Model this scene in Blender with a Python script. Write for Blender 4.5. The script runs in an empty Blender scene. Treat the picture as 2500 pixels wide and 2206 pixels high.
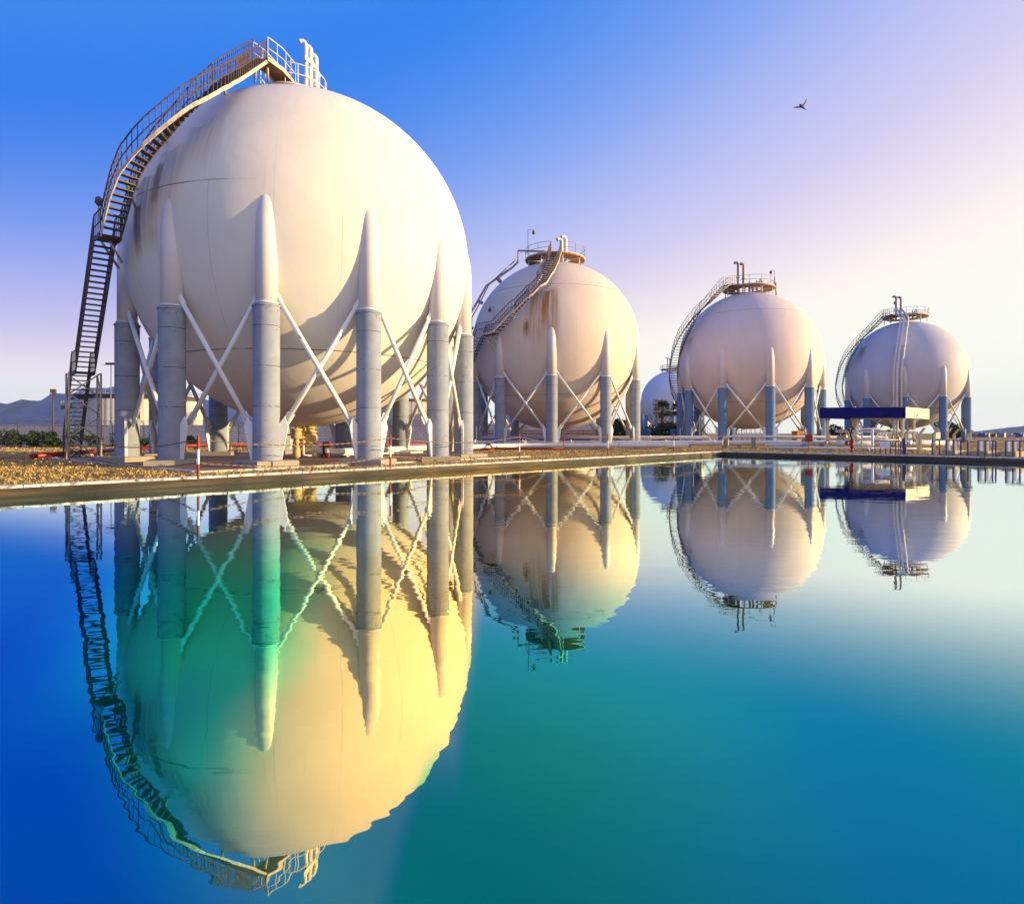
import bpy, math, random
import numpy as np
from mathutils import Vector

R_ = math.radians
scene = bpy.context.scene
col = scene.collection
rnd = random.Random(7)
nrng = np.random.default_rng(11)

# ------------------------------------------------------------------ camera
FPX, CXP, HY = 1530.0, 1250.0, 1057.0        # focal length, optical axis, horizon in photo pixels (2500 wide)
EYE = 1.30
cam_d = bpy.data.cameras.new('camera')
cam = bpy.data.objects.new('camera', cam_d)
col.objects.link(cam)
cam.location = (0, 0, EYE)
cam.rotation_euler = (R_(90), 0, 0)
cam_d.sensor_width = 36.0
cam_d.lens = 36.0 * FPX / 2500.0
cam_d.shift_y = -(1103.0 - HY) / 2500.0
cam_d.clip_start = 0.1
cam_d.clip_end = 20000
scene.camera = cam


def srgb(r, g, b):
    def f(c):
        c /= 255.0
        return c / 12.92 if c <= 0.04045 else ((c + 0.055) / 1.055) ** 2.4
    return (f(r), f(g), f(b), 1.0)


# ------------------------------------------------------------------ sky and sun
SUN_EL, SUN_AZ = R_(7.2), R_(-5.0)            # sun stands low on the right (+X)
world = bpy.data.worlds.new('World')
scene.world = world
world.use_nodes = True
wt = world.node_tree
wt.nodes.clear()
N = wt.nodes.new
w_out = N('ShaderNodeOutputWorld')
w_bg = N('ShaderNodeBackground')
w_tc = N('ShaderNodeTexCoord')
w_sep = N('ShaderNodeSeparateXYZ')
wt.links.new(w_tc.outputs['Generated'], w_sep.inputs[0])


def wmath(op, a, b=None):
    n = N('ShaderNodeMath')
    n.operation = op
    for i, v in enumerate((a, b)):
        if v is None:
            continue
        if isinstance(v, (int, float)):
            n.inputs[i].default_value = v
        else:
            wt.links.new(v, n.inputs[i])
    return n.outputs[0]


# blue away from the sun, paling to lilac and cream towards it and towards the horizon
away = wmath('SUBTRACT', 1.0, wmath('MULTIPLY', w_sep.outputs['X'], 0.9))
s = wmath('MULTIPLY', w_sep.outputs['Z'], away)
ramp = N('ShaderNodeValToRGB')
ramp.color_ramp.interpolation = 'B_SPLINE'
stops = [(0.0, (272, 260, 244)), (0.11, (262, 253, 245)), (0.16, (240, 229, 238)), (0.22, (212, 204, 240)), (0.30, (178, 188, 242)),
         (0.39, (128, 163, 240)), (0.50, (78, 142, 236)), (0.62, (18, 124, 236)), (0.73, (72, 150, 238)), (1.0, (20, 100, 214))]
els = ramp.color_ramp.elements
while len(els) > 1:
    els.remove(els[-1])
els[0].position, els[0].color = stops[0][0], srgb(*stops[0][1])     # a little over white towards the sun
for p, c in stops[1:]:
    e = els.new(p)
    e.color = srgb(*c)
wt.links.new(s, ramp.inputs[0])
sky = N('ShaderNodeTexSky')
sky.sky_type = 'NISHITA'
sky.sun_disc = False
sky.sun_elevation = SUN_EL
sky.sun_rotation = R_(90) - SUN_AZ
sky_gain = N('ShaderNodeVectorMath')
sky_gain.operation = 'SCALE'
sky_gain.inputs['Scale'].default_value = 0.08
wt.links.new(sky.outputs[0], sky_gain.inputs[0])
w_mix = N('ShaderNodeMix')
w_mix.data_type = 'RGBA'
w_mix.inputs[0].default_value = 0.98
wt.links.new(sky_gain.outputs[0], w_mix.inputs[6])
lil = N('ShaderNodeMapRange')                 # the low sky turns lilac away from the sun
lil.interpolation_type = 'SMOOTHSTEP'
wt.links.new(w_sep.outputs['X'], lil.inputs[0])
lil.inputs[1].default_value, lil.inputs[2].default_value = 0.05, -0.60
w_lil = N('ShaderNodeMix')
w_lil.data_type = 'RGBA'
w_lil.blend_type = 'MULTIPLY'
wt.links.new(lil.outputs[0], w_lil.inputs[0])
wt.links.new(ramp.outputs[0], w_lil.inputs[6])
w_lil.inputs[7].default_value = (0.86, 0.86, 0.98, 1)
wt.links.new(w_lil.outputs[2], w_mix.inputs[7])
back = N('ShaderNodeMapRange')  # unseen sky behind the camera, brightened as fill for shaded fronts
back.interpolation_type = 'SMOOTHSTEP'
wt.links.new(w_sep.outputs['Y'], back.inputs[0])
back.inputs[1].default_value, back.inputs[2].default_value = -0.05, -0.75
w_back = N('ShaderNodeMix')
w_back.data_type = 'RGBA'
wt.links.new(back.outputs[0], w_back.inputs[0])
wt.links.new(w_mix.outputs[2], w_back.inputs[6])
backx = N('ShaderNodeMapRange')
backx.interpolation_type = 'SMOOTHSTEP'
wt.links.new(w_sep.outputs['X'], backx.inputs[0])
backx.inputs[1].default_value, backx.inputs[2].default_value = -0.75, 0.35
w_bk = N('ShaderNodeMix')
w_bk.data_type = 'RGBA'
wt.links.new(backx.outputs[0], w_bk.inputs[0])
w_bk.inputs[6].default_value = (0.06, 0.30, 1.0, 1)
w_bk.inputs[7].default_value = (0.95, 0.80, 0.80, 1)
wt.links.new(w_bk.outputs[2], w_back.inputs[7])
left_fill = N('ShaderNodeMapRange')                # unseen sky left of the view, made deep blue to colour shaded sides
left_fill.interpolation_type = 'SMOOTHSTEP'
wt.links.new(w_sep.outputs['X'], left_fill.inputs[0])
left_fill.inputs[1].default_value, left_fill.inputs[2].default_value = -0.70, -0.92
w_left_fill = N('ShaderNodeMix')
w_left_fill.data_type = 'RGBA'
wt.links.new(left_fill.outputs[0], w_left_fill.inputs[0])
wt.links.new(w_back.outputs[2], w_left_fill.inputs[6])
w_left_fill.inputs[7].default_value = (0.05, 0.28, 1.0, 1)
wt.links.new(w_left_fill.outputs[2], w_bg.inputs['Color'])
w_bg.inputs['Strength'].default_value = 0.55
wt.links.new(w_bg.outputs[0], w_out.inputs['Surface'])

sun_d = bpy.data.lights.new('sun', 'SUN')
sun_d.energy = 5.0
sun_d.angle = R_(0.6)
sun_d.color = (1.0, 0.72, 0.35)
sun = bpy.data.objects.new('sun', sun_d)
col.objects.link(sun)
sd = Vector((math.cos(SUN_EL) * math.cos(SUN_AZ), math.cos(SUN_EL) * math.sin(SUN_AZ), math.sin(SUN_EL)))
sun.rotation_euler = sd.to_track_quat('Z', 'Y').to_euler()
sun.location = sd * 300

scene.view_settings.view_transform = 'Standard'
scene.view_settings.look = 'None'
scene.view_settings.exposure = 0.92
scene.view_settings.gamma = 1.0
scene.cycles.max_bounces = 8
scene.cycles.diffuse_bounces = 4
scene.cycles.glossy_bounces = 4
scene.cycles.use_denoising = True
scene.cycles.sample_clamp_indirect = 6.0


# ------------------------------------------------------------------ helpers
def at(px, py, d):
    """Point at depth d (metres in front of the camera) seen at a photo pixel."""
    return Vector(((px - CXP) / FPX * d, d, EYE + (HY - py) / FPX * d))


def gnd(px, py, z=0.0):
    """Point of the plane z seen at a photo pixel below the horizon."""
    d = (EYE - z) * FPX / (py - HY)
    return Vector(((px - CXP) / FPX * d, d, z))


class MB:
    def __init__(s):
        s.v, s.f, s.sm = [], [], []

    def add(s, vs, fs, smooth=False):
        o = len(s.v)
        s.v += [tuple(v) for v in vs]
        s.f += [tuple(i + o for i in f) for f in fs]
        s.sm += [smooth] * len(fs)
        return s

    def box(s, c, size, rz=0.0, tilt=None, bev=0.0):
        c = Vector(c)
        hx, hy, hz = (k / 2 for k in size)
        cr, sr = math.cos(rz), math.sin(rz)
        if bev > 0:
            b = min(bev, hx, hy, hz) * 0.9
            vs, fs = [], []
            for (z, ins) in ((-hz, 0), (hz - b, 0), (hz, b)):
                for (x, y) in ((-1, -1), (1, -1), (1, 1), (-1, 1)):
                    X, Y = x * (hx - ins), y * (hy - ins)
                    vs.append(c + Vector((X * cr - Y * sr, X * sr + Y * cr, z)))
            for k in range(2):
                for i in range(4):
                    j = (i + 1) % 4
                    fs.append((4 * k + i, 4 * k + j, 4 * k + 4 + j, 4 * k + 4 + i))
            fs += [(3, 2, 1, 0), (8, 9, 10, 11)]
            return s.add(vs, fs)
        vs = []
        for z in (-hz, hz):
            for (x, y) in ((-hx, -hy), (hx, -hy), (hx, hy), (-hx, hy)):
                vs.append(c + Vector((x * cr - y * sr, x * sr + y * cr, z)))
        return s.add(vs, [(3, 2, 1, 0), (4, 5, 6, 7), (0, 1, 5, 4), (1, 2, 6, 5), (2, 3, 7, 6), (3, 0, 4, 7)])

    def beam(s, p0, p1, w, h, up=(0, 0, 1)):
        p0, p1 = Vector(p0), Vector(p1)
        d = (p1 - p0).normalized()
        up = Vector(up)
        sx = d.cross(up)
        if sx.length < 1e-4:
            sx = d.cross(Vector((1, 0, 0)))
        sx.normalize()
        uz = sx.cross(d)
        vs = []
        for p in (p0, p1):
            for (a, b) in ((-1, -1), (1, -1), (1, 1), (-1, 1)):
                vs.append(p + sx * (a * w / 2) + uz * (b * h / 2))
        return s.add(vs, [(3, 2, 1, 0), (4, 5, 6, 7), (0, 1, 5, 4), (1, 2, 6, 5), (2, 3, 7, 6), (3, 0, 4, 7)])

    def tube(s, pts, r, n=8, closed=False, caps=True):
        pts = [Vector(p) for p in pts]
        m = len(pts)
        rs = r if isinstance(r, (list, tuple)) else [r] * m
        vs, fs = [], []
        prev = None
        for i, p in enumerate(pts):
            if closed:
                t = pts[(i + 1) % m] - pts[i - 1]
            else:
                t = pts[min(i + 1, m - 1)] - pts[max(i - 1, 0)]
            t.normalize()
            if prev is None:
                a = t.cross(Vector((0, 0, 1)))
                if a.length < 1e-3:
                    a = t.cross(Vector((1, 0, 0)))
            else:
                a = prev - t * prev.dot(t)
            a.normalize()
            prev = a
            b = t.cross(a)
            for k in range(n):
                q = 2 * math.pi * k / n
                vs.append(p + (a * math.cos(q) + b * math.sin(q)) * rs[i])
        for i in range(m if closed else m - 1):
            j = (i + 1) % m
            for k in range(n):
                k2 = (k + 1) % n
                fs.append((i * n + k, i * n + k2, j * n + k2, j * n + k))
        s.add(vs, fs, True)
        if caps and not closed:
            o = len(s.v) - len(vs)
            s.f += [tuple(o + k for k in range(n))[::-1], tuple(o + (m - 1) * n + k for k in range(n))]
            s.sm += [False, False]
        return s

    def lathe(s, prof, c=(0, 0, 0), n=24, smooth=True, axis=None):
        """Profile of (radius, height) round an upright line through c (or along axis)."""
        c = Vector(c)
        az = Vector((0, 0, 1)) if axis is None else Vector(axis).normalized()
        ax = az.orthogonal().normalized()
        ay = az.cross(ax)
        vs, fs = [], []
        for (r, z) in prof:
            for k in range(n):
                q = 2 * math.pi * k / n
                vs.append(c + ax * (r * math.cos(q)) + ay * (r * math.sin(q)) + az * z)
        for i in range(len(prof) - 1):
            for k in range(n):
                k2 = (k + 1) % n
                fs.append((i * n + k, i * n + k2, (i + 1) * n + k2, (i + 1) * n + k))
        return s.add(vs, fs, smooth)

    def cyl(s, c, r, h, n=20):
        s.lathe([(r, 0), (r, h)], c, n)
        s.lathe([(r, h), (0.001, h)], c, n, False)
        return s.lathe([(0.001, 0), (r, 0)], c, n, False)

    def build(s, name, mat, parent=None, loc=(0, 0, 0)):
        """ONE mesh object; vertices were given in world space when it has a parent or a loc."""
        o0 = Vector(loc)
        if parent is not None:
            o0 = wloc(parent)
        me = bpy.data.meshes.new(name)
        me.from_pydata([(v[0] - o0.x, v[1] - o0.y, v[2] - o0.z) for v in s.v], [], s.f)
        me.polygons.foreach_set('use_smooth', s.sm)
        me.materials.append(mat)
        me.update()
        ob = bpy.data.objects.new(name, me)
        col.objects.link(ob)
        if parent is not None:
            ob.parent = parent
        else:
            ob.location = o0
        return ob


def wloc(o):
    p = Vector((0, 0, 0))
    while o is not None:
        p += o.location
        o = o.parent
    return p


def tag(o, label=None, cat=None, group=None, kind=None):
    for k, v in (('label', label), ('category', cat), ('group', group), ('kind', kind)):
        if v:
            o[k] = v
    return o


def thing(name, label, cat, loc=(0, 0, 0), group=None):
    o = bpy.data.objects.new(name, None)
    o.empty_display_size = 0.3
    col.objects.link(o)
    o.location = loc
    return tag(o, label, cat, group)


def dup(root, loc, rotz=0.0, label=None, group=None):
    r = root.copy()
    col.objects.link(r)
    r.location = loc
    r.rotation_euler = (0, 0, rotz)
    if label:
        r['label'] = label
    if group:
        r['group'] = group
    for ch in list(root.children):
        c = ch.copy()
        col.objects.link(c)
        c.parent = r
        for g in list(ch.children):
            d = g.copy()
            col.objects.link(d)
            d.parent = c
    return r


# ------------------------------------------------------------------ materials
class NT:
    """Small wrapper for building node trees."""
    def __init__(s, name):
        s.m = bpy.data.materials.new(name)
        s.m.use_nodes = True
        s.t = s.m.node_tree
        s.b = s.t.nodes['Principled BSDF']
        s.out = s.t.nodes['Material Output']
        s.tc = s.t.nodes.new('ShaderNodeTexCoord')

    def put(s, sock, v):
        if isinstance(v, bpy.types.NodeSocket):
            s.t.links.new(v, sock)
        elif v is not None:
            sock.default_value = v

    def math(s, op, a, b=None, c=None, clamp=False):
        n = s.t.nodes.new('ShaderNodeMath')
        n.operation = op
        n.use_clamp = clamp
        for i, v in enumerate((a, b, c)):
            s.put(n.inputs[i], v)
        return n.outputs[0]

    def noise(s, scale, detail=4, rough=0.55, vec=None, scl=None):
        n = s.t.nodes.new('ShaderNodeTexNoise')
        n.inputs['Scale'].default_value = scale
        n.inputs['Detail'].default_value = detail
        n.inputs['Roughness'].default_value = rough
        v = vec if vec is not None else s.tc.outputs['Object']
        if scl is not None:
            mp = s.t.nodes.new('ShaderNodeMapping')
            mp.inputs['Scale'].default_value = scl
            s.t.links.new(v, mp.inputs[0])
            v = mp.outputs[0]
        s.t.links.new(v, n.inputs['Vector'])
        return n.outputs[0]

    def ramp(s, fac, stops, interp='LINEAR'):
        n = s.t.nodes.new('ShaderNodeValToRGB')
        n.color_ramp.interpolation = interp
        e = n.color_ramp.elements
        while len(e) > 1:
            e.remove(e[-1])
        e[0].position, e[0].color = stops[0][0], stops[0][1]
        for p, c in stops[1:]:
            q = e.new(p)
            q.color = c
        s.put(n.inputs[0], fac)
        return n.outputs[0]

    def step(s, v, lo, hi):
        n = s.t.nodes.new('ShaderNodeMapRange')
        n.interpolation_type = 'SMOOTHSTEP'
        s.put(n.inputs[0], v)
        n.inputs[1].default_value, n.inputs[2].default_value = lo, hi
        return n.outputs[0]

    def mix(s, fac, a, b, mode='MIX'):
        n = s.t.nodes.new('ShaderNodeMix')
        n.data_type = 'RGBA'
        n.blend_type = mode
        s.put(n.inputs[0], fac)
        s.put(n.inputs[6], a)
        s.put(n.inputs[7], b)
        return n.outputs[2]

    def bump(s, h, strength, dist):
        n = s.t.nodes.new('ShaderNodeBump')
        n.inputs['Strength'].default_value = strength
        n.inputs['Distance'].default_value = dist
        s.put(n.inputs['Height'], h)
        s.t.links.new(n.outputs[0], s.b.inputs['Normal'])
        return n.outputs[0]

    def sep(s):
        n = s.t.nodes.new('ShaderNodeSeparateXYZ')
        s.t.links.new(s.tc.outputs['Object'], n.inputs[0])
        return n.outputs


def c4(c):
    return (c[0], c[1], c[2], 1.0)


def simple(name, base, rough=0.6, var=0.25, scale=3.0, bump=0.0, metal=0.0, rust=0.0, rustcol=(0.16, 0.07, 0.03), spec=0.4):
    t = NT(name)
    n1 = t.noise(scale, 5)
    dark = tuple(k * (1 - var) for k in base)
    lite = tuple(min(1, k * (1 + var * 0.6)) for k in base)
    c = t.ramp(n1, [(0.3, c4(dark)), (0.7, c4(lite))])
    if rust > 0:
        m = t.step(t.noise(scale * 2.3, 6, 0.65), 0.62 - rust * 0.2, 0.72 - rust * 0.2)
        c = t.mix(m, c, c4(rustcol))
    t.put(t.b.inputs['Base Color'], c)
    t.b.inputs['Roughness'].default_value = rough
    t.b.inputs['Metallic'].default_value = metal
    t.b.inputs['Specular IOR Level'].default_value = spec
    if bump:
        t.bump(t.noise(scale * 6, 6, 0.6), 0.6, bump)
    return t.m


def tank_paint(name, base, zc, R, stains=(), pale=None, lines=((8.5, -82), -38.0)):
    """White tank paint: weld seams, fine dirt runs and rust streaks below the stairs."""
    t = NT(name)
    x, y, z = t.sep()
    az = t.math('MULTIPLY', t.math('ARCTAN2', y, x), 180 / math.pi)       # degrees round the tank
    el = t.math('MULTIPLY', t.math('ARCSINE', t.math('DIVIDE', t.math('SUBTRACT', z, zc), R * 1.0005)), 180 / math.pi)
    big = t.noise(0.35, 4)
    c = t.ramp(big, [(0.3, c4([k * 0.93 for k in base])), (0.7, c4([min(1, k * 1.03) for k in base]))])
    cv = t.t.nodes.new('ShaderNodeCombineXYZ')
    t.put(cv.inputs[0], t.math('MULTIPLY', az, 0.9))
    t.put(cv.inputs[1], t.math('MULTIPLY', el, 0.035))
    runs = t.noise(1.0, 5, 0.6, vec=cv.outputs[0])
    c = t.mix(t.math('MULTIPLY', t.step(runs, 0.56, 0.78), 0.20), c, (0.36, 0.31, 0.28, 1))
    cv2 = t.t.nodes.new('ShaderNodeCombineXYZ')
    t.put(cv2.inputs[0], t.math('MULTIPLY', az, 0.45))
    t.put(cv2.inputs[1], t.math('MULTIPLY', el, 0.02))
    runs2 = t.noise(1.0, 6, 0.7, vec=cv2.outputs[0])
    edge = t.noise(0.9, 4)
    for (a0, aw, e_top, e_bot, amount, colr) in stains:
        da = t.math('ABSOLUTE', t.math('SUBTRACT', az, a0))
        ma = t.math('SUBTRACT', 1.0, t.step(da, aw * 0.35, aw))
        e2 = t.math('ADD', el, t.math('MULTIPLY', t.math('SUBTRACT', edge, 0.5), 16))
        mt = t.math('SUBTRACT', 1.0, t.step(e2, e_top - 2, e_top))
        mb = t.step(e2, e_bot, e_bot + (e_top - e_bot) * 0.8)
        m = t.math('MULTIPLY', t.math('MULTIPLY', ma, mt), mb)
        m = t.math('MULTIPLY', m, t.step(runs2, 0.32, 0.56))
        c = t.mix(t.math('MULTIPLY', m, amount, clamp=True), c, c4(colr))
    if pale is not None:                                                   # repainted patches with a scalloped edge
        for (a0, e0, ra) in pale:
            dx = t.math('SUBTRACT', az, a0)
            dy = t.math('SUBTRACT', el, e0)
            d2 = t.math('ADD', t.math('MULTIPLY', dx, dx), t.math('MULTIPLY', dy, dy))
            d = t.math('ADD', t.math('SQRT', d2), t.math('MULTIPLY', t.noise(1.4, 3), ra * 0.8))
            c = t.mix(t.math('SUBTRACT', 1.0, t.step(d, ra * 1.3, ra * 1.36)), c, c4([min(1, base[0] * 1.02), base[1] * 0.93, base[2] * 0.97]))
    # weld seams
    fr = t.math('ABSOLUTE', t.math('SUBTRACT', t.math('FRACT', t.math('DIVIDE', az, 18.0)), 0.5))
    ms = t.math('SUBTRACT', 1.0, t.step(fr, 0.003, 0.008))
    band = t.math('MULTIPLY', ms, t.math('SUBTRACT', 1.0, t.math('MULTIPLY', t.step(t.math('ABSOLUTE', t.math('SUBTRACT', el, -14)), 22, 24), 0.6)))
    line = t.math('MULTIPLY', band, 0.38)
    for e0 in lines:
        a_end = None
        if isinstance(e0, tuple):
            e0, a_end = e0
        q = t.math('ABSOLUTE', t.math('SUBTRACT', el, e0))
        ln = t.math('SUBTRACT', 1.0, t.step(q, 0.10, 0.30))
        if a_end is not None:                                              # the open joint fades out round the tank
            ln = t.math('MULTIPLY', ln, t.math('SUBTRACT', 1.0, t.step(az, a_end - 25, a_end)))
        line = t.math('MAXIMUM', line, ln)
    line = t.math('MULTIPLY', line, t.step(t.noise(0.8, 5, 0.7), 0.30, 0.52))
    c = t.mix(t.math('MULTIPLY', line, 0.75), c, (0.10, 0.08, 0.08, 1))
    t.put(t.b.inputs['Base Color'], c)
    t.b.inputs['Roughness'].default_value = 0.62
    t.b.inputs['Specular IOR Level'].default_value = 0.25
    t.bump(t.math('ADD', t.math('ADD', t.noise(0.45, 3), t.math('MULTIPLY', t.noise(2.2, 3), 0.15)), t.math('MULTIPLY', line, -0.10)), 0.55, 0.06)
    return t.m


def concrete(name, base, dirt=(0.06, 0.05, 0.045), joints=None, amount=0.5):
    """Rough cast concrete with cracks and runs; joints = spacing of the pour lines up its height."""
    t = NT(name)
    x, y, z = t.sep()
    n1 = t.noise(1.3, 6, 0.6)
    c = t.ramp(n1, [(0.28, c4([k * 0.78 for k in base])), (0.72, c4([min(1, k * 1.1) for k in base]))])
    vo = t.t.nodes.new('ShaderNodeTexVoronoi')
    vo.feature = 'DISTANCE_TO_EDGE'
    vo.inputs['Scale'].default_value = 2.2
    nv = t.t.nodes.new('ShaderNodeTexNoise')
    nv.inputs['Scale'].default_value = 3.0
    t.t.links.new(t.tc.outputs['Object'], nv.inputs['Vector'])
    mx = t.t.nodes.new('ShaderNodeMix')
    mx.data_type = 'VECTOR'
    mx.inputs[0].default_value = 0.25
    t.t.links.new(t.tc.outputs['Object'], mx.inputs[4])
    t.t.links.new(nv.outputs['Color'], mx.inputs[5])
    t.t.links.new(mx.outputs[1], vo.inputs['Vector'])
    cr = t.math('SUBTRACT', 1.0, t.step(vo.outputs[0], 0.004, 0.022))
    patch = t.step(t.noise(0.55, 4), 0.53, 0.62)
    m = t.math('MULTIPLY', cr, patch)
    if joints:
        fz = t.math('ABSOLUTE', t.math('SUBTRACT', t.math('FRACT', t.math('DIVIDE', z, joints)), 0.5))
        jl = t.math('MULTIPLY', t.math('SUBTRACT', 1.0, t.step(fz, 0.005, 0.012)), t.step(t.noise(4, 4), 0.36, 0.5))
        m = t.math('MAXIMUM', m, jl)
    c = t.mix(t.math('MULTIPLY', m, 0.85), c, c4(dirt))
    st = t.step(t.noise(1.0, 5, 0.6, scl=(5, 5, 0.35)), 0.56, 0.76)
    c = t.mix(t.math('MULTIPLY', st, amount * 0.5), c, c4(dirt))
    t.put(t.b.inputs['Base Color'], c)
    t.b.inputs['Roughness'].default_value = 0.85
    t.b.inputs['Specular IOR Level'].default_value = 0.2
    t.bump(t.math('ADD', t.noise(14, 5), t.math('MULTIPLY', m, -0.8)), 0.5, 0.015)
    return t.m


M = {}
M['white_pipe'] = simple('white_pipe_paint', (0.74, 0.73, 0.72), 0.45, 0.10, 2.0, rust=0.05, rustcol=(0.35, 0.22, 0.14))
M['brace'] = simple('brace_paint', (0.78, 0.78, 0.78), 0.45, 0.08, 1.5, rust=0.02, rustcol=(0.35, 0.22, 0.14))
M['leg_paint'] = simple('leg_paint', (0.68, 0.65, 0.66), 0.5, 0.10, 0.8)
M['sleeve_grey'] = concrete('sleeve_concrete_grey', (0.28, 0.315, 0.39), joints=1.55)
M['sleeve_shade'] = concrete('sleeve_concrete_shade', (0.14, 0.24, 0.42), joints=1.8, amount=0.3)  # same concrete with the blue of shade put into its base colour
M['footing'] = concrete('footing_concrete', (0.34, 0.30, 0.24), amount=0.9)
M['stair_dark'] = simple('stair_dark_steel', (0.075, 0.055, 0.05), 0.6, 0.3, 4.0, rust=0.6)
M['stair_cream'] = simple('stair_cream_paint', (0.60, 0.50, 0.38), 0.55, 0.2, 3.0, rust=0.35, rustcol=(0.28, 0.13, 0.06))
M['rail_grey'] = simple('rail_galvanised', (0.34, 0.30, 0.29), 0.5, 0.2, 3.0, metal=0.1, rust=0.2)
M['rail_white'] = simple('rail_white_paint', (0.72, 0.68, 0.64), 0.5, 0.15, 3.0, rust=0.15, rustcol=(0.4, 0.25, 0.15))
M['rail_brown'] = simple('rail_brown_steel', (0.16, 0.10, 0.08), 0.55, 0.3, 4.0, rust=0.4)
M['rust_deck'] = simple('rusty_deck_plate', (0.34, 0.17, 0.06), 0.75, 0.4, 2.0)
M['red'] = simple('red_pipe_paint', (0.30, 0.014, 0.010), 0.4, 0.25, 2.5)
M['red_post'] = simple('red_post_paint', (0.26, 0.022, 0.014), 0.45, 0.3, 5.0)
M['white_post'] = simple('white_post_paint', (0.75, 0.73, 0.70), 0.5, 0.12, 5.0)
M['chain'] = simple('chain_steel', (0.10, 0.055, 0.03), 0.55, 0.4, 18.0, metal=0.2)
M['yellow_valve'] = simple('cream_valve_paint', (0.62, 0.46, 0.20), 0.45, 0.3, 6.0, rust=0.25)
M['black'] = simple('black_rubber', (0.015, 0.015, 0.017), 0.6, 0.3, 5.0)
M['wall'] = None
M['yellow_post'] = concrete('yellow_concrete', (0.60, 0.48, 0.24))
M['blue_rail'] = simple('blue_rail_paint', (0.02, 0.045, 0.16), 0.4, 0.3, 4.0)
M['canopy_blue'] = simple('canopy_blue_paint', (0.001, 0.004, 0.13), 0.6, 0.15, 0.8, spec=0.1)
M['canopy_cream'] = simple('canopy_cream_paint', (0.62, 0.56, 0.42), 0.55, 0.12, 1.2, rust=0.05)
M['orange'] = simple('orange_machine_paint', (0.52, 0.20, 0.05), 0.5, 0.35, 3.0)
M['blue_drum'] = simple('blue_container_paint', (0.03, 0.11, 0.34), 0.5, 0.35, 2.0)
M['white_sheet'] = simple('white_panel', (0.78, 0.76, 0.72), 0.5, 0.06, 3.0)
M['orange_ink'] = simple('faded_orange_print', (0.62, 0.30, 0.18), 0.6, 0.2, 30.0)
M['lamp_glass'] = simple('lamp_glass', (0.55, 0.55, 0.52), 0.2, 0.1, 3.0)


def leafmat(name, a, b, trans=0.15):
    t = NT(name)
    n = t.noise(1.7, 3)
    oi = t.t.nodes.new('ShaderNodeNewGeometry')
    f = t.math('ADD', t.math('MULTIPLY', oi.outputs['Random Per Island'], 0.6), t.math('MULTIPLY', n, 0.4))
    t.put(t.b.inputs['Base Color'], t.ramp(f, [(0.2, c4(a)), (0.8, c4(b))]))
    t.b.inputs['Roughness'].default_value = 0.6
    t.b.inputs['Specular IOR Level'].default_value = 0.25
    t.b.inputs['Transmission Weight'].default_value = 0.0
    return t.m


M['leaf'] = leafmat('bush_leaves', (0.018, 0.035, 0.010), (0.07, 0.10, 0.025))
M['leaf_dark'] = leafmat('hedge_leaves', (0.008, 0.018, 0.008), (0.03, 0.055, 0.018))
M['palm'] = leafmat('palm_fronds', (0.018, 0.035, 0.012), (0.07, 0.095, 0.03))
M['bark'] = simple('palm_bark', (0.16, 0.10, 0.06), 0.9, 0.5, 6.0, bump=0.03)
M['grass'] = leafmat('dry_grass_blades', (0.32, 0.20, 0.06), (0.68, 0.49, 0.17))


# ------------------------------------------------------------------ pool, ground, pad
WZ = -0.25                                   # water level; the ground is z = 0
PC = Vector((14.8, 44.2, 0))                 # far corner of the pool
PL = Vector((-42.0, -17.23, 0))              # along the left edge, behind the camera
PR = Vector((76.0, -16.0, 0))                # along the right edge
PN = PL + PR - PC


def poly_obj(name, pts, mat, z=None, kind='structure'):
    m = MB()
    m.add([(p[0], p[1], p[2] if z is None else z) for p in pts], [tuple(range(len(pts)))])
    o = m.build(name, mat)
    return tag(o, kind=kind)


def ground_mat():
    t = NT('dry_ground')
    n1 = t.noise(0.22, 6, 0.6)
    n2 = t.noise(3.5, 6, 0.65)
    c = t.ramp(n1, [(0.30, (0.14, 0.08, 0.035, 1)), (0.46, (0.34, 0.21, 0.075, 1)), (0.66, (0.52, 0.36, 0.13, 1))])
    c = t.mix(t.math('MULTIPLY', t.step(n2, 0.48, 0.70), 0.65), c, (0.07, 0.035, 0.02, 1))
    t.put(t.b.inputs['Base Color'], c)
    t.b.inputs['Roughness'].default_value = 0.95
    t.b.inputs['Specular IOR Level'].default_value = 0.1
    t.bump(t.noise(9, 6, 0.7), 1.0, 0.06)
    return t.m


def pad_mat():
    t = NT('brown_concrete_pad')
    n1 = t.noise(0.5, 6, 0.6, scl=(1, 1, 1))
    n2 = t.noise(0.6, 5, 0.6, scl=(0.6, 5.0, 1))
    c = t.ramp(n1, [(0.3, (0.17, 0.085, 0.055, 1)), (0.7, (0.34, 0.20, 0.13, 1))])
    c = t.mix(t.math('MULTIPLY', t.step(n2, 0.50, 0.66), 0.55), c, (0.10, 0.055, 0.04, 1))
    t.put(t.b.inputs['Base Color'], c)
    t.b.inputs['Roughness'].default_value = 0.85
    t.bump(t.noise(12, 5), 0.5, 0.012)
    return t.m


FAR = 2300.0
gm = MB()
po = [Vector((-FAR, -FAR, 0)), Vector((FAR, -FAR, 0)), Vector((FAR, FAR, 0)), Vector((-FAR, FAR, 0))]
# pool corners in the order of the outer corners they face
kw = 0.30                                    # kerb width
dl = (PL - PC).normalized()
dr = (PR - PC).normalized()


def grow(k):
    """Pool outline pushed outwards by k."""
    return [PL + dl * k - dr * k, PN + dl * k + dr * k, PR + dr * k - dl * k, PC - dl * k - dr * k]


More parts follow.
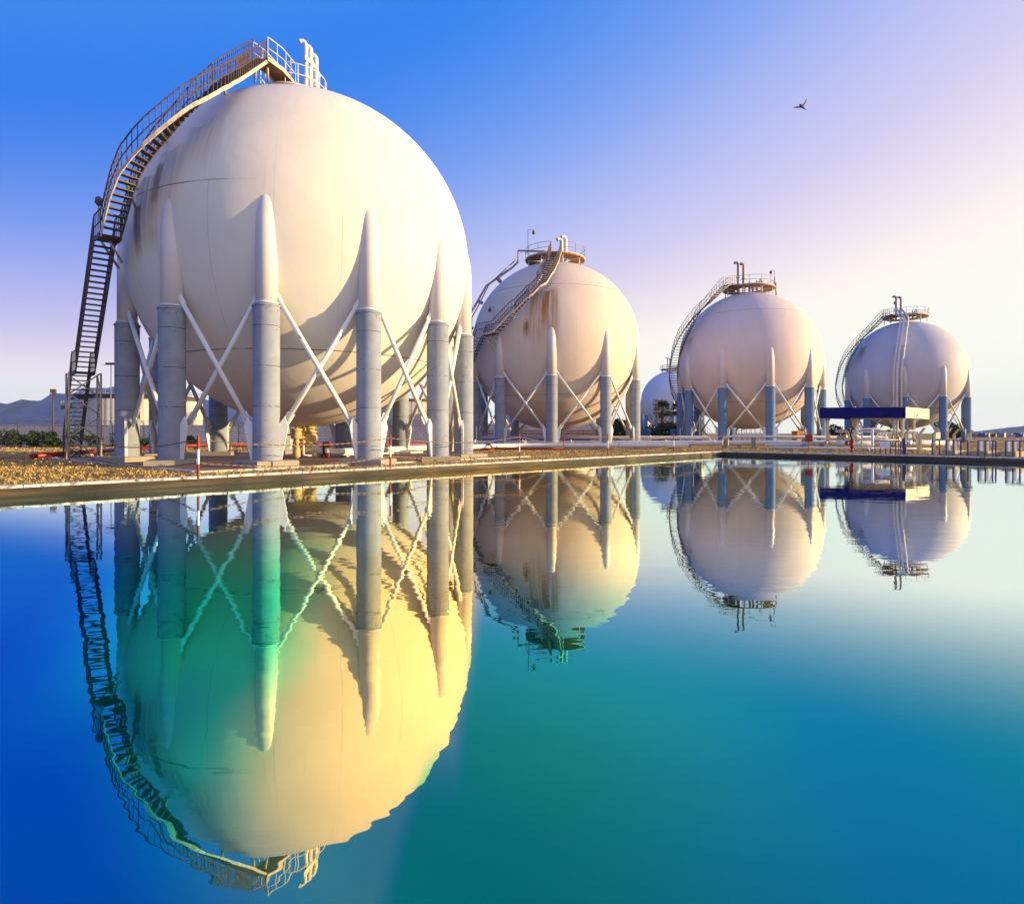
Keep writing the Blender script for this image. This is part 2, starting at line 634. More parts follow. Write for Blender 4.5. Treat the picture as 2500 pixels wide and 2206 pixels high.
inner = grow(kw)
gm.add(inner + [po[3], po[0], po[1], po[2]], [(0, 4, 5, 1)[::-1], (1, 5, 6, 2)[::-1], (2, 6, 7, 3)[::-1], (3, 7, 4, 0)[::-1]])
ground = tag(gm.build('ground', ground_mat()), kind='structure')

kerb_white = simple('kerb_white_paint', (0.62, 0.58, 0.54), 0.8, 0.4, 2.5, bump=0.015, rust=0.55, rustcol=(0.22, 0.17, 0.12))
km = MB()
for a, b in ((0, 3), (3, 2)):
    g0, g1 = grow(0.0), grow(kw)
    i0, i1, j0, j1 = g0[a], g0[b], g1[a], g1[b]
    nk = int((i1 - i0).length / 2.4)
    for k in range(nk):
        gap = 0.02 / 2.4
        dz = Vector((0, 0, rnd.uniform(-0.006, 0.006)))
        top, und = Vector((0, 0, 0.035)) + dz, Vector((0, 0, -0.03))
        u0, u1 = (k + gap) / nk, (k + 1 - gap) / nk
        q0, q1, p0, p1 = i0.lerp(i1, u0), i0.lerp(i1, u1), j0.lerp(j1, u0), j0.lerp(j1, u1)
        km.add([q0 + top, q1 + top, p1 + top, p0 + top, q0 + und, q1 + und, p1 + und, p0 + und],
               [(0, 1, 2, 3), (0, 4, 5, 1), (2, 6, 7, 3), (1, 5, 6, 2), (0, 3, 7, 4)])
tag(km.build('pool_kerb', kerb_white), kind='structure')


def wallmat():
    t = NT('pool_wall_concrete')
    n = t.noise(0.5, 6, 0.6, scl=(1, 1, 10))
    c = t.ramp(n, [(0.3, (0.012, 0.010, 0.007, 1)), (0.5, (0.045, 0.033, 0.020, 1)), (0.72, (0.13, 0.09, 0.045, 1))])
    z = t.sep()[2]
    c = t.mix(t.math('SUBTRACT', 1.0, t.step(z, WZ - 0.02, WZ + 0.07)), c, (0.018, 0.022, 0.014, 1))   # algae line at the water
    t.put(t.b.inputs['Base Color'], c)
    t.b.inputs['Roughness'].default_value = 0.8
    t.bump(t.noise(6, 6, 0.7, scl=(1, 1, 4)), 0.8, 0.03)
    return t.m


wm = MB()
g = grow(-0.03)
wl = [g[0], g[3], g[2], g[1]]                # wall face stands just inside the kerb
for i in range(4):
    a, b = wl[i], wl[(i + 1) % 4]
    n = 80
    for k in range(n):
        p, q = a.lerp(b, k / n), a.lerp(b, (k + 1) / n)
        wm.add([(p.x, p.y, -0.031), (q.x, q.y, -0.031), (q.x, q.y, -1.4), (p.x, p.y, -1.4)], [(0, 1, 2, 3)])
g2 = grow(0.005)
for i in range(4):
    a, b = g2[i], g2[(i + 1) % 4]
tag(wm.build('pool_wall', wallmat()), kind='structure')


def water_mat():
    t = NT('pool_water')
    nt = t.t
    x, y, z = t.sep()
    # reflection colours of sky and near tank, painted into the tint by position
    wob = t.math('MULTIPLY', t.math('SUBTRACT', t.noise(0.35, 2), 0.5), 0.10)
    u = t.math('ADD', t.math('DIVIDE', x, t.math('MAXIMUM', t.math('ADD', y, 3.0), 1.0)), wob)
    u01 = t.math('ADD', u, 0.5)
    refl_tint = t.ramp(u01, [(0.0, (0.02, 0.26, 0.70, 1)), (0.05, (0.02, 0.36, 0.75, 1)), (0.12, (0.03, 0.75, 0.75, 1)), (0.17, (0.03, 0.98, 0.60, 1)), (0.25, (0.07, 1.0, 0.60, 1)), (0.31, (0.88, 0.84, 0.48, 1)),
                         (0.40, (1.0, 0.78, 0.40, 1))])  # green for the shell's shaded side, peach for its lit side, painted in
    deep = t.ramp(u01, [(0.45, (0.05, 0.50, 0.52, 1)), (0.56, (0.02, 0.46, 0.66, 1)), (0.70, (0.01, 0.42, 0.54, 1)), (1.0, (0.01, 0.29, 0.42, 1))])  # reflected sky's blue right of the tank, put into the tint
    bank = t.step(t.math('DIVIDE', x, t.math('MAXIMUM', t.math('ADD', y, 12.0), 1.0)), -0.022, -0.013)  # right edge of the painted tank reflection, sky colours beyond it
    bank = t.math('MAXIMUM', bank, t.math('MULTIPLY', t.step(x, -0.47, -0.36), t.math('SUBTRACT', 1.0, t.step(y, 2.4, 3.4))))  # near the viewer, more of the area given the painted sky colours
    refl_tint = t.mix(bank, refl_tint, deep)  # reflected sky's blue painted in right of the painted tank reflection
    # teal of the reflected sky painted in nearest the viewer
    refl_teal = t.math('MULTIPLY', t.math('SUBTRACT', 1.0, t.step(y, 2.6, 6.2)), t.math('MULTIPLY', bank, t.math('SUBTRACT', 1.0, t.step(u01, 0.52, 0.80))))
    refl_tint = t.mix(refl_teal, refl_tint, (0.06, 0.70, 0.26, 1))
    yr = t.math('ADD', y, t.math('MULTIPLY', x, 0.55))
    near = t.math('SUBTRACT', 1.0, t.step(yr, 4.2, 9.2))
    far = t.ramp(u01, [(0.08, (0.70, 0.92, 1.0, 1)), (0.30, (0.80, 0.95, 0.85, 1)), (0.45, (1.0, 0.88, 0.58, 1)), (0.54, (0.98, 0.93, 0.64, 1)), (0.68, (0.76, 0.92, 0.84, 1)), (1.0, (0.86, 0.96, 0.94, 1))])  # tints painted into the distant reflections, warm below the middle tanks
    refl_blue = t.math('MULTIPLY', t.step(t.math('ADD', t.math('MULTIPLY', x, -1.0), t.math('MULTIPLY', t.math('MAXIMUM', t.math('SUBTRACT', 3.0, y), 0.0), 0.9)), 1.25, 2.25), t.math('SUBTRACT', 1.0, t.step(y, 2.8, 4.6)))  # where the reflected sky's blue is painted in at near left
    refl_tint = t.mix(refl_blue, refl_tint, (0.02, 0.36, 0.66, 1))
    tint = t.mix(near, far, refl_tint)
    body = t.ramp(u01, [(0.05, (0.001, 0.035, 0.15, 1)), (0.14, (0.003, 0.38, 0.16, 1)), (0.27, (0.003, 0.36, 0.11, 1)), (0.42, (0.001, 0.15, 0.085, 1)), (0.56, (0.001, 0.12, 0.085, 1)), (0.75, (0.001, 0.05, 0.075, 1))])  # green put in here strengthens the painted reflection of the shaded shell
    body = t.mix(refl_blue, body, (0.001, 0.03, 0.10, 1))
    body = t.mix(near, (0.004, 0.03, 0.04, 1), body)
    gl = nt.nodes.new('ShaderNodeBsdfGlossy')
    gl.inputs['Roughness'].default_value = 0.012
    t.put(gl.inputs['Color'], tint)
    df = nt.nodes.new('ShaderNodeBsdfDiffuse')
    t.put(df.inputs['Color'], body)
    h1 = t.noise(1.3, 3, 0.5, scl=(0.7, 1.4, 1))
    h2 = t.noise(0.25, 2, 0.5)
    h = t.math('ADD', h1, t.math('MULTIPLY', h2, 1.5))
    bp = nt.nodes.new('ShaderNodeBump')
    bp.inputs['Strength'].default_value = 1.0
    bp.inputs['Distance'].default_value = 0.003
    t.put(bp.inputs['Height'], h)
    t.t.links.new(bp.outputs[0], gl.inputs['Normal'])
    lw = nt.nodes.new('ShaderNodeLayerWeight')
    lw.inputs['Blend'].default_value = 0.5
    fac = t.ramp(lw.outputs['Facing'], [(0.0, (0.1, 0.1, 0.1, 1)), (0.42, (0.60, 0.60, 0.60, 1)), (0.60, (0.80, 0.80, 0.80, 1)),
                                       (0.80, (0.92, 0.92, 0.92, 1)), (1.0, (1, 1, 1, 1))])
    ms = nt.nodes.new('ShaderNodeMixShader')
    t.put(ms.inputs[0], fac)
    nt.links.new(df.outputs[0], ms.inputs[1])
    nt.links.new(gl.outputs[0], ms.inputs[2])
    nt.links.new(ms.outputs[0], t.out.inputs['Surface'])
    return t.m


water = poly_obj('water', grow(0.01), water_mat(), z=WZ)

# concrete pad under the near tank, with a white painted kerb round it
pad_c = [Vector((-24.2, 32.4, 0)), Vector((-10.3, 20.4, 0)), Vector((0.9, 33.9, 0)), Vector((-13, 46.2, 0))]
poly_obj('concrete_pad', pad_c, pad_mat(), z=0.02)
pm = MB()
for i in range(4):
    a, b = pad_c[i], pad_c[(i + 1) % 4]
    if i in (0, 1):
        pm.beam(a + Vector((0, 0, 0.03)), b + Vector((0, 0, 0.03)), 0.22, 0.075)
tag(pm.build('pad_kerb', kerb_white), kind='structure')
pth = MB()
pth.beam((-23.6, 34.2, 0.02), (-29.5, 29.6, 0.02), 0.9, 0.06)
tag(pth.build('path', pad_mat()), kind='structure')
poly_obj('pad_of_second_tank', [(-5.5, 53.2, 0), (14, 53.2, 0), (14, 72, 0), (-5.5, 72, 0)], pad_mat(), z=0.015)


# ------------------------------------------------------------------ stairs
def resample(pts, step):
    out = [Vector(pts[0])]
    for a, b in zip(pts[:-1], pts[1:]):
        a, b = Vector(a), Vector(b)
        n = max(1, int(round((b - a).length / step)))
        for k in range(1, n + 1):
            out.append(a.lerp(b, k / n))
    return out


def smooth_path(pts, it=2):
    for _ in range(it):
        q = [pts[0]]
        for a, b in zip(pts[:-1], pts[1:]):
            a, b = Vector(a), Vector(b)
            q += [a.lerp(b, 0.25), a.lerp(b, 0.75)]
        q.append(pts[-1])
        pts = q
    return [Vector(p) for p in pts]


def side_of(path, i):
    a, b = path[max(i - 1, 0)], path[min(i + 1, len(path) - 1)]
    d = Vector((b.x - a.x, b.y - a.y, 0))
    if d.length < 1e-5:
        d = Vector((1, 0, 0))
    d.normalize()
    return Vector((d.y, -d.x, 0)), d


def sweep(m, line, w, h):
    """One continuous flat bar on edge along a line."""
    vs, fs = [], []
    for i, p in enumerate(line):
        sv, d = side_of(line, i)
        for (a, b) in ((-1, -1), (1, -1), (1, 1), (-1, 1)):
            vs.append(p + sv * (a * w / 2) + Vector((0, 0, b * h / 2)))
    n = len(line)
    for i in range(n - 1):
        for k in range(4):
            k2 = (k + 1) % 4
            fs.append((4 * i + k, 4 * i + k2, 4 * i + 4 + k2, 4 * i + 4 + k))
    fs += [(3, 2, 1, 0), (4 * n - 4, 4 * n - 3, 4 * n - 2, 4 * n - 1)]
    m.add(vs, fs)


def staircase(parent, pts, w, mats, rise=0.21, rail_h=1.0, bal=1, rt=0.022, bt=0.016, m_out=None):
    """One flight (or several with landings) along a walking line: stringers with treads, two hand rails."""
    m_str, m_tread, m_rail = mats
    sides = []
    root = MB()
    path = resample(pts, 0.25)
    L, Rr = [], []
    for i, p in enumerate(path):
        sv, d = side_of(path, i)
        L.append(p - sv * w / 2)
        Rr.append(p + sv * w / 2)
    st = bpy.data.objects.new('staircase', None)
    col.objects.link(st)
    st.parent = parent
    for line, mt in ((L, m_out or m_str), (Rr, m_str)):
        root = MB()
        sweep(root, line, 0.045, 0.19)
        root.build('stringer', mt, st)
    # treads on the sloping runs, plates on the level ones
    tm = MB()
    acc = 0.0
    for i in range(len(path) - 1):
        p, q = path[i], path[i + 1]
        sv, d = side_of(path, i)
        ang = math.atan2(d.y, d.x)
        dz = q.z - p.z
        if abs(dz) < 0.03:
            tm.box((p + q) / 2 + Vector((0, 0, 0.02)), ((q - p).length + 0.02, w - 0.06, 0.04), ang)
            acc = 0.0
            continue
        z = rise - acc
        while z <= dz:
            tm.box(p.lerp(q, z / dz) + Vector((0, 0, 0.03)), (0.24, w - 0.06, 0.04), ang)
            z += rise
        acc = rise - (z - dz)
    tm.build('tread', m_tread, st)
    for line in (L, Rr):
        rm = MB()
        for hh, r in ((rail_h, rt), (rail_h * 0.5, rt * 0.8)):
            rm.tube([p + Vector((0, 0, hh)) for p in line], r, 5)
        for i in range(0, len(line), bal):
            p = line[i]
            rm.tube([p, p + Vector((0, 0, rail_h))], bt, 4, caps=False)
        rm.build('handrail', m_rail, st)
    return st


# ------------------------------------------------------------------ spherical tanks
ZC, RAD, RING = 9.86, 8.25, 8.02


def leg_mesh():
    # the upper pipe leans into the shell and dies away just above the equator
    m = MB()
    pts, rs = [], []
    for (z, dx, r) in ((6.1, 0, 0.41), (9.3, 0, 0.41), (9.75, -0.03, 0.40), (10.1, -0.08, 0.39), (10.35, -0.13, 0.365), (10.55, -0.19, 0.31), (10.7, -0.25, 0.22), (10.78, -0.3, 0.1)):
        pts.append((dx, 0, z))
        rs.append(r)
    m.tube(pts, rs, 28)
    m.tube([(0, 0, 6.28), (0, 0, 6.36)], 0.45, 28)
    return m


def sleeve_mesh():
    m = MB()
    m.lathe([(0.50, 0.25), (0.50, 6.16)], n=36)
    m.lathe([(0.50, 6.16), (0.53, 6.165), (0.53, 6.23), (0.505, 6.25), (0.38, 6.28)], n=36)
    return m


def gusset_mesh(sgns):
    m = MB()
    for sgn in sgns:
        y0, y1, y2 = 0.44 * sgn, 0.58 * sgn, 0.82 * sgn
        vs = []
        for x in (-0.05, 0.05):
            vs += [(x, y0, 0.26), (x, y1, 0.26), (x, y2, 1.55), (x, y2 - 0.12 * sgn, 1.95), (x, y0, 1.6)]
        m.add(vs, [(0, 1, 2, 3, 4), (9, 8, 7, 6, 5)] + [(i, i + 5, (i + 1) % 5 + 5, (i + 1) % 5) for i in range(5)])
    return m


MESH = {}


def put(name, key, maker, mat, parent, loc=(0, 0, 0), rz=0.0):
    """Object of shared mesh data per (key, material)."""
    k = (key, mat.name)
    if k not in MESH:
        mb = maker()
        me = bpy.data.meshes.new(key)
        me.from_pydata(mb.v, [], mb.f)
        me.polygons.foreach_set('use_smooth', mb.sm)
        me.materials.append(mat)
        MESH[k] = me
    o = bpy.data.objects.new(name, MESH[k])
    col.objects.link(o)
    o.parent = parent
    o.location = loc
    o.rotation_euler = (0, 0, rz)
    return o


def ring_pts(c, r, z, a0, a1, n):
    return [Vector((c[0] + r * math.cos(a), c[1] + r * math.sin(a), z)) for a in np.linspace(a0, a1, n)]


def vent(base, h, r, hook, n=10):
    """Upright relief pipe ending in a bend; hook = horizontal direction of the bend."""
    hook = Vector(hook).normalized()
    p = Vector(base)
    pts = [p, p + Vector((0, 0, h * 0.5)), p + Vector((0, 0, h))]
    k = r * 1.7
    for q in np.linspace(0.2, 1, 7):
        a = q * math.pi * 0.75
        pts.append(p + Vector((0, 0, h + k * math.sin(a))) + hook * (k * (1 - math.cos(a))))
    m = MB()
    m.tube(pts, r, n, caps=False)
    m.tube([pts[2] - Vector((0, 0, h * 0.48)), pts[2] - Vector((0, 0, h * 0.44))], r * 1.35, n)
    return m


def lamp_post(base, h, arm):
    m = MB()
    b = Vector(base)
    arm = Vector(arm)
    m.tube([b, b + Vector((0, 0, h)), b + Vector((0, 0, h)) + arm * 0.6, b + Vector((0, 0, h - 0.05)) + arm], 0.025, 5)
    e = b + Vector((0, 0, h - 0.05)) + arm
    m.lathe([(0.03, 0), (0.12, -0.08), (0.16, -0.22), (0.13, -0.36), (0.02, -0.42)], e, 10)
    return m


def top_platform(root, cx, cy, z, r, gap=None, rail_mat=None, posts=14, rail_r=0.026):
    c = (cx, cy)
    m = MB()
    ro, ri = r, r * 0.52
    n = 40
    a = np.linspace(0, 2 * math.pi, n + 1)[:-1]
    vs = []
    for (rr, zz) in ((ri, z), (ro, z), (ro, z - 0.10), (ri, z - 0.10)):
        vs += [(cx + rr * math.cos(q), cy + rr * math.sin(q), zz) for q in a]
    fs = []
    for k in range(4):
        for i in range(n):
            j = (i + 1) % n
            k2 = (k + 1) % 4
            fs.append((k * n + i, k * n + j, k2 * n + j, k2 * n + i)[::-1])
    m.add(vs, fs)
    pf = m.build('platform', M['rust_deck'], root)
    for q in np.linspace(0, 2 * math.pi, 9)[:-1] + 0.2:
        b = MB()
        p = Vector((cx + (ro - 0.25) * math.cos(q), cy + (ro - 0.25) * math.sin(q), z - 0.1))
        d2 = min(RAD - 0.01, math.hypot(p.x - root.location.x, p.y - root.location.y))
        zs = ZC + math.sqrt(max(0.1, RAD * RAD - d2 * d2)) - 0.05
        b.tube([p, Vector((p.x, p.y, zs))], 0.06, 6)
        b.beam(p - Vector((0, 0, 0.06)), Vector((cx + ri * math.cos(q), cy + ri * math.sin(q), z - 0.16)), 0.07, 0.1)
        b.build('support', M['rail_white'], pf)
    tb = MB()
    tb.tube(ring_pts(c, ro, z + 0.05, 0, 2 * math.pi, 41)[:-1], 0.055, 5, closed=True)
    tb.build('toe_board', M['rail_white'], pf)
    rm = MB()
    g0, g1 = gap if gap else (0, 0)
    a0, a1 = (g1, g0 + 2 * math.pi) if gap else (0, 2 * math.pi)
    for hh in (1.05, 0.55):
        rm.tube(ring_pts(c, ro, z + hh, a0, a1, 48), rail_r, 5)
    for q in np.linspace(a0, a1, posts):
        p = Vector((cx + ro * math.cos(q), cy + ro * math.sin(q), z))
        rm.tube([p, p + Vector((0, 0, 1.05))], rail_r, 5)
    rm.build('guard_rail', rail_mat or M['rail_grey'], pf)
    return pf


def tank(label, cx, cy, angles, paint, sleeve_mat, k=1.0):
    root = thing('spherical_tank', label, 'gas tank', (cx, cy, 0), 'spherical gas tanks')
    R = RAD * k
    m = MB()
    nlat = 64
    prof = [(max(0.002, R * math.sin(q)), ZC - R * math.cos(q)) for q in np.linspace(0, math.pi, nlat + 1)]
    m.lathe(prof, (cx, cy, 0), 112)
    m.build('shell', paint, root)
    pos = []
    for a in angles:
        lp = Vector((RING * k * math.cos(a), RING * k * math.sin(a), 0))
        lg = put('leg', 'leg', leg_mesh, M['leg_paint'], root, lp, a)
        put('sleeve', 'sleeve', sleeve_mesh, sleeve_mat, lg)
        put('gusset_plate', 'gusset_a', lambda: gusset_mesh((-1,)), M['brace'], lg)
        put('gusset_plate', 'gusset_b', lambda: gusset_mesh((1,)), M['brace'], lg)
        put('footing', 'footing', lambda: MB().box((0, 0, 0.125), (1.75, 1.75, 0.25), 0.785, bev=0.04), M['footing'], lg)
        pos.append((lp, a))
    n = len(pos)
    for i in range(n):
        (p, a), (q, b) = pos[i], pos[(i + 1) % n]
        t = Vector((q.x - p.x, q.y - p.y, 0)).normalized()
        out = Vector((p.x + q.x, p.y + q.y, 0)).normalized()
        for (s0, s1, o) in ((p, q, 0.05), (q, p, -0.05)):
            tt = t if s0 is p else -t
            hi = s0 + tt * 0.30 + Vector((0, 0, 6.75)) + out * o
            lo = s1 - tt * 0.70 + Vector((0, 0, 1.70)) + out * o
            br = MB()
            w0 = Vector((cx, cy, 0))
            br.tube([w0 + hi, w0 + lo], 0.098, 8)
            fl = (lo - hi).normalized()
            br.beam(w0 + hi - fl * 0.15, w0 + hi + fl * 0.45, 0.27, 0.03, up=out)
            br.beam(w0 + lo - fl * 0.45, w0 + lo + fl * 0.15, 0.30, 0.03, up=out)

            br.build('brace', M['brace'], root)
    return root


P1 = tank_paint('tank_paint_near', (0.75, 0.70, 0.63), ZC, RAD,
                stains=((-123, 9, 13, -12, 0.7, (0.36, 0.23, 0.12)), (-115, 8, 21, -8, 0.5, (0.42, 0.30, 0.19)), (-127, 3, 6, -14, 1.0, (0.16, 0.08, 0.03)), (-118, 2, 16, 0, 0.9, (0.22, 0.12, 0.05)), (-106, 8, 33, 6, 0.45, (0.44, 0.36, 0.28))),
                pale=((-125, 20, 6), (-117, 26, 6), (-109, 32.5, 6), (-101, 39, 6)))
P2 = tank_paint('tank_paint_second', (0.70, 0.59, 0.51), ZC, RAD,
                stains=((-103, 12, 31, -18, 1.0, (0.46, 0.24, 0.09)), (-112, 2.6, 10, -6, 1.0, (0.24, 0.11, 0.03)), (-95, 5, 34, -24, 0.8, (0.40, 0.27, 0.14)), (-100, 5, 30, 4, 1.0, (0.36, 0.17, 0.04))),
                pale=((-85, 43, 5), (-93, 38, 4.5), (-99, 33.5, 4)), lines=(-38.0, 35.0))
P3 = tank_paint('tank_paint_plain', (0.68, 0.58, 0.555), ZC, RAD, stains=((-165, 5, 20, 2, 0.5, (0.25, 0.14, 0.08)),), lines=(38.0, -38.0))
P4 = tank_paint('tank_paint_far', (0.56, 0.54, 0.58), ZC, RAD, stains=((-172, 8, 32, 6, 0.8, (0.24, 0.18, 0.10)),), lines=(-38.0,))
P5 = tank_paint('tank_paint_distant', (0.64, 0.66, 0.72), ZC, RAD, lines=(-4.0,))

# ---- near tank
C1 = Vector((-10.45, 32.2, 0))
ANG1 = [176.1, 207.3, 247.7, 276.7, 305.1, 332.6, 359.5, 31.7, 64.3, 92.5, 119.6, 147.0]
T1 = tank('huge cream spherical gas tank nearest the pool edge, brown streaks under its long stair', C1.x, C1.y, [R_(a) for a in ANG1], P1, M['sleeve_grey'], 0.993)
T1_pts = [(-23.2, 33.0, 0.0), (-20.45, 29.75, 4.1), (-19.75, 29.0, 4.1), (-16.7, 25.7, 9.15), (-16.0, 25.0, 9.15)]
up = [at(307, 440, 23.9), at(350, 376, 23.7), at(403, 324, 23.75), at(451, 278, 24.0), at(492, 246, 24.4), at(544, 208, 25.4), at(592, 178, 27.3), at(636, 149, 29.2)]
up = [Vector((-16.0, 25.0, 9.15))] + up
up_s = smooth_path(up, 1)
zt = up[-1].z
# lower flights dark, the upper curved flight with cream stringers
staircase(T1, T1_pts, 0.74, (M['stair_dark'], M['stair_dark'], M['stair_dark']), bal=1, bt=0.016, rt=0.026)
staircase(T1, up_s, 0.70, (M['stair_cream'], M['stair_dark'], M['stair_dark']), bal=1, bt=0.019, rt=0.028, m_out=M['stair_dark'])
gang = [up[-1], Vector((up[-1].x + 0.35, 30.0, zt)), Vector((-11.2, 31.2, zt))]
staircase(T1, gang, 0.9, (M['stair_cream'], M['rust_deck'], M['rail_white']), bal=2, bt=0.018, rt=0.026)
sm_ = MB()
for (p, q) in ((at(268, 590, 25.5), at(298, 640, 26.6)), (at(248, 590, 25.9), at(290, 655, 26.9)), (at(306, 443, 24.1), at(335, 462, 25.4)), (at(307, 445, 24.2), at(330, 505, 25.6)),
               (at(404, 332, 24.1), at(404, 345, 26.0)), (at(548, 215, 25.6), at(550, 236, 27.6)), (at(624, 168, 28.9), at(622, 202, 29.8)), (at(653, 165, 29.5), at(654, 200, 30.4))):
    sm_ = MB()
    sm_.tube([p, q], 0.055, 6)
    sm_.build('stair_bracket', M['stair_cream'], T1)
# lattice tower under the first landing
lt = MB()
ctr = Vector((-20.1, 29.4, 0))
cs = [ctr + Vector((x, y, 0)) for (x, y) in ((-0.15, -0.75), (0.85, -0.05), (0.15, 0.75), (-0.85, 0.05))]
for c in cs:
    lt.tube([c, c + Vector((0, 0, 4.1))], 0.045, 5)
for i in range(4):
    a, b = cs[i], cs[(i + 1) % 4]
    for k in range(4):
        z0, z1 = 0.1 + k * 1.0, 1.1 + k * 1.0
        s0, s1 = (a, b) if k % 2 else (b, a)
        lt.tube([s0 + Vector((0, 0, z0)), s1 + Vector((0, 0, z1))], 0.028, 4)
lt.build('stair_tower', M['stair_cream'], T1)
PT1 = (-11.15, 32.0)
top_platform(T1, PT1[0], PT1[1], 18.25, 1.6, gap=(R_(235), R_(275)), rail_mat=M['rail_white'], posts=16)
for (px, ytop, d) in ((747, 112, 32.6), (759, 124, 32.9), (772, 145, 33.2)):
    p = at(px, 200, d)
    tp = at(px, ytop, d)
    vent((p.x, p.y, 17.9), tp.z - 17.9, 0.11, (-0.9, -0.4, 0), 14).build('relief_pipe', M['white_pipe'], T1)
vb = MB()
q0, q1 = at(744, 140, 32.3), at(781, 186, 33.5)
sweep(vb, [q0, at(764, 155, 32.9), q1], 0.05, 0.22)
vb.build('pipe_brace', M['rail_white'], T1)
for px in (716, 724, 733, 706):
    p = at(px, 190, 32.0 + rnd.uniform(-.5, .5))
    vb = MB()
    vb.lathe([(0.10, 0), (0.10, 0.5), (0.16, 0.52), (0.16, 0.62), (0.07, 0.64), (0.07, 0.95)], (p.x, p.y, 18.0), 8)
    vb.build('relief_valve', M['rail_white'], T1)
lm = MB()
b = at(241, 545, 26.0)
lm.tube([b, at(241, 497, 26.0)], 0.02, 5)
lm.lathe([(0.02, 0.2), (0.12, 0.12), (0.15, -0.08), (0.05, -0.2)], at(241, 491, 26.0), 8)
lm.build('lamp', M['stair_dark'], T1)

# ---- second tank
C2 = Vector((4.3, 62.5, 0))
T2 = tank('orange stained spherical gas tank with a stair crossing its front, second from left', C2.x, C2.y, [R_(12 + 36 * k) for k in range(10)], P2, M['sleeve_grey'])
t2p = [Vector((-8.3, 66.5, 0)), Vector((-6.0, 62.4, 4.6)), Vector((-5.6, 61.7, 4.6)), Vector((-3.93, 58.7, 7.88)), Vector((-2.75, 56.6, 10.1)), Vector((-1.5, 55.3, 10.1)),
       Vector((0.11, 54.2, 11.6)), Vector((1.46, 54.0, 12.98)), Vector((2.49, 54.3, 14.1)), Vector((3.15, 55.3, 15.4)), Vector((3.75, 57.2, 16.9)), Vector((4.2, 59.4, 18.5))]
staircase(T2, t2p, 1.0, (M['stair_cream'], M['stair_dark'], M['stair_dark']), rise=0.25, bal=1, bt=0.02, rt=0.035)
top_platform(T2, C2.x, C2.y, 18.5, 2.95, gap=(R_(258), R_(282)))
for (px, d, top) in ((1371, 61.0, 592), (1381, 61.6, 586)):
    p = at(px, 640, d)
    vent((p.x, p.y, 18.0), at(px, top, d).z - 18.0, 0.17, (-0.9, -0.4, 0)).build('relief_pipe', M['white_pipe'], T2)
rp = MB()
rp.tube([at(1334, 632, 62), at(1332, 614, 62), at(1265, 612, 63), at(1264, 640, 63), at(1252, 652, 63), at(1187, 698, 63), at(1165, 737, 63), at(1145, 770, 63), at(1143, 830, 63), at(1146, 900, 64.5), at(1150, 1070, 66)], 0.11, 8)
rp.tube([at(1266, 628, 62.4), at(1194, 694, 63), at(1170, 742, 63.2), at(1152, 775, 63.2), at(1150, 830, 63.2)], 0.06, 6)
for (a, b) in (((1215, 680), (1222, 688)), ((1168, 735), (1177, 740)), ((1146, 800), (1154, 801))):
    rp.beam(at(a[0], a[1], 63), at(b[0], b[1], 62.6), 0.25, 0.3)
rp.build('riser_pipe', M['rail_grey'], T2)
lamp_post(at(1289, 640, 62.0), 3.2, (0.55, 0, 0)).build('lamp', M['stair_dark'], T2)
lamp_post(at(1206, 780, 55.0), 1.1, (-0.35, 0, 0)).build('lamp', M['stair_dark'], T2)
vb = MB()
for px in (1337, 1344, 1360, 1352):
    p = at(px, 625, 62.5)
    vb = MB()
    vb.lathe([(0.15, 0), (0.15, 0.55), (0.26, 0.58), (0.26, 0.72), (0.1, 0.75), (0.1, 1.1)], (p.x, p.y, 18.1), 8)
    vb.build('relief_valve', M['rail_white'], T2)
sb = MB()
for (a, b) in (((1196, 816), (1218, 846)), ((1184, 822), (1204, 850))):
    sb = MB()
    sb.tube([at(a[0], a[1], 56.0), at(b[0], b[1], 56.4)], 0.08, 6)
    sb.build('stair_bracket', M['stair_cream'], T2)

# ---- third, fourth and the distant tank share a spiral stair
C3 = Vector((28.3, 75.0, 0))
T3 = tank('cream spherical gas tank with spiral stair up its left side, third from left', C3.x, C3.y, [R_(13.5 + 36 * k) for k in range(10)], P3, M['sleeve_shade'], 0.98)
t3p = [Vector(p) for p in ((27.0, 84.6, 0), (22.6, 82.6, 4.0), (20.3, 79.4, 7.2), (19.75, 75.8, 10.2), (19.85, 73.7, 12.1), (20.5, 72.2, 13.7), (21.3, 71.6, 15.0),
                           (22.6, 71.5, 16.3), (24.0, 72.0, 17.7), (24.9, 72.6, 18.5), (26.0, 73.3, 18.5))]
MS3 = (M['stair_dark'], M['stair_dark'], M['rail_grey'])
staircase(T3, smooth_path(t3p, 1), 0.95, MS3, rise=0.28, bal=2, bt=0.022, rt=0.034)
top_platform(T3, C3.x, C3.y, 18.5, 2.95, gap=(R_(206), R_(226)), rail_mat=M['rail_grey'])


def turned(pts, c_from, c_to, deg):
    ca, sa = math.cos(R_(deg)), math.sin(R_(deg))
    out = []
    for p in pts:
        d = p - c_from
        out.append(Vector((c_to.x + d.x * ca - d.y * sa, c_to.y + d.x * sa + d.y * ca, p.z)))
    return out


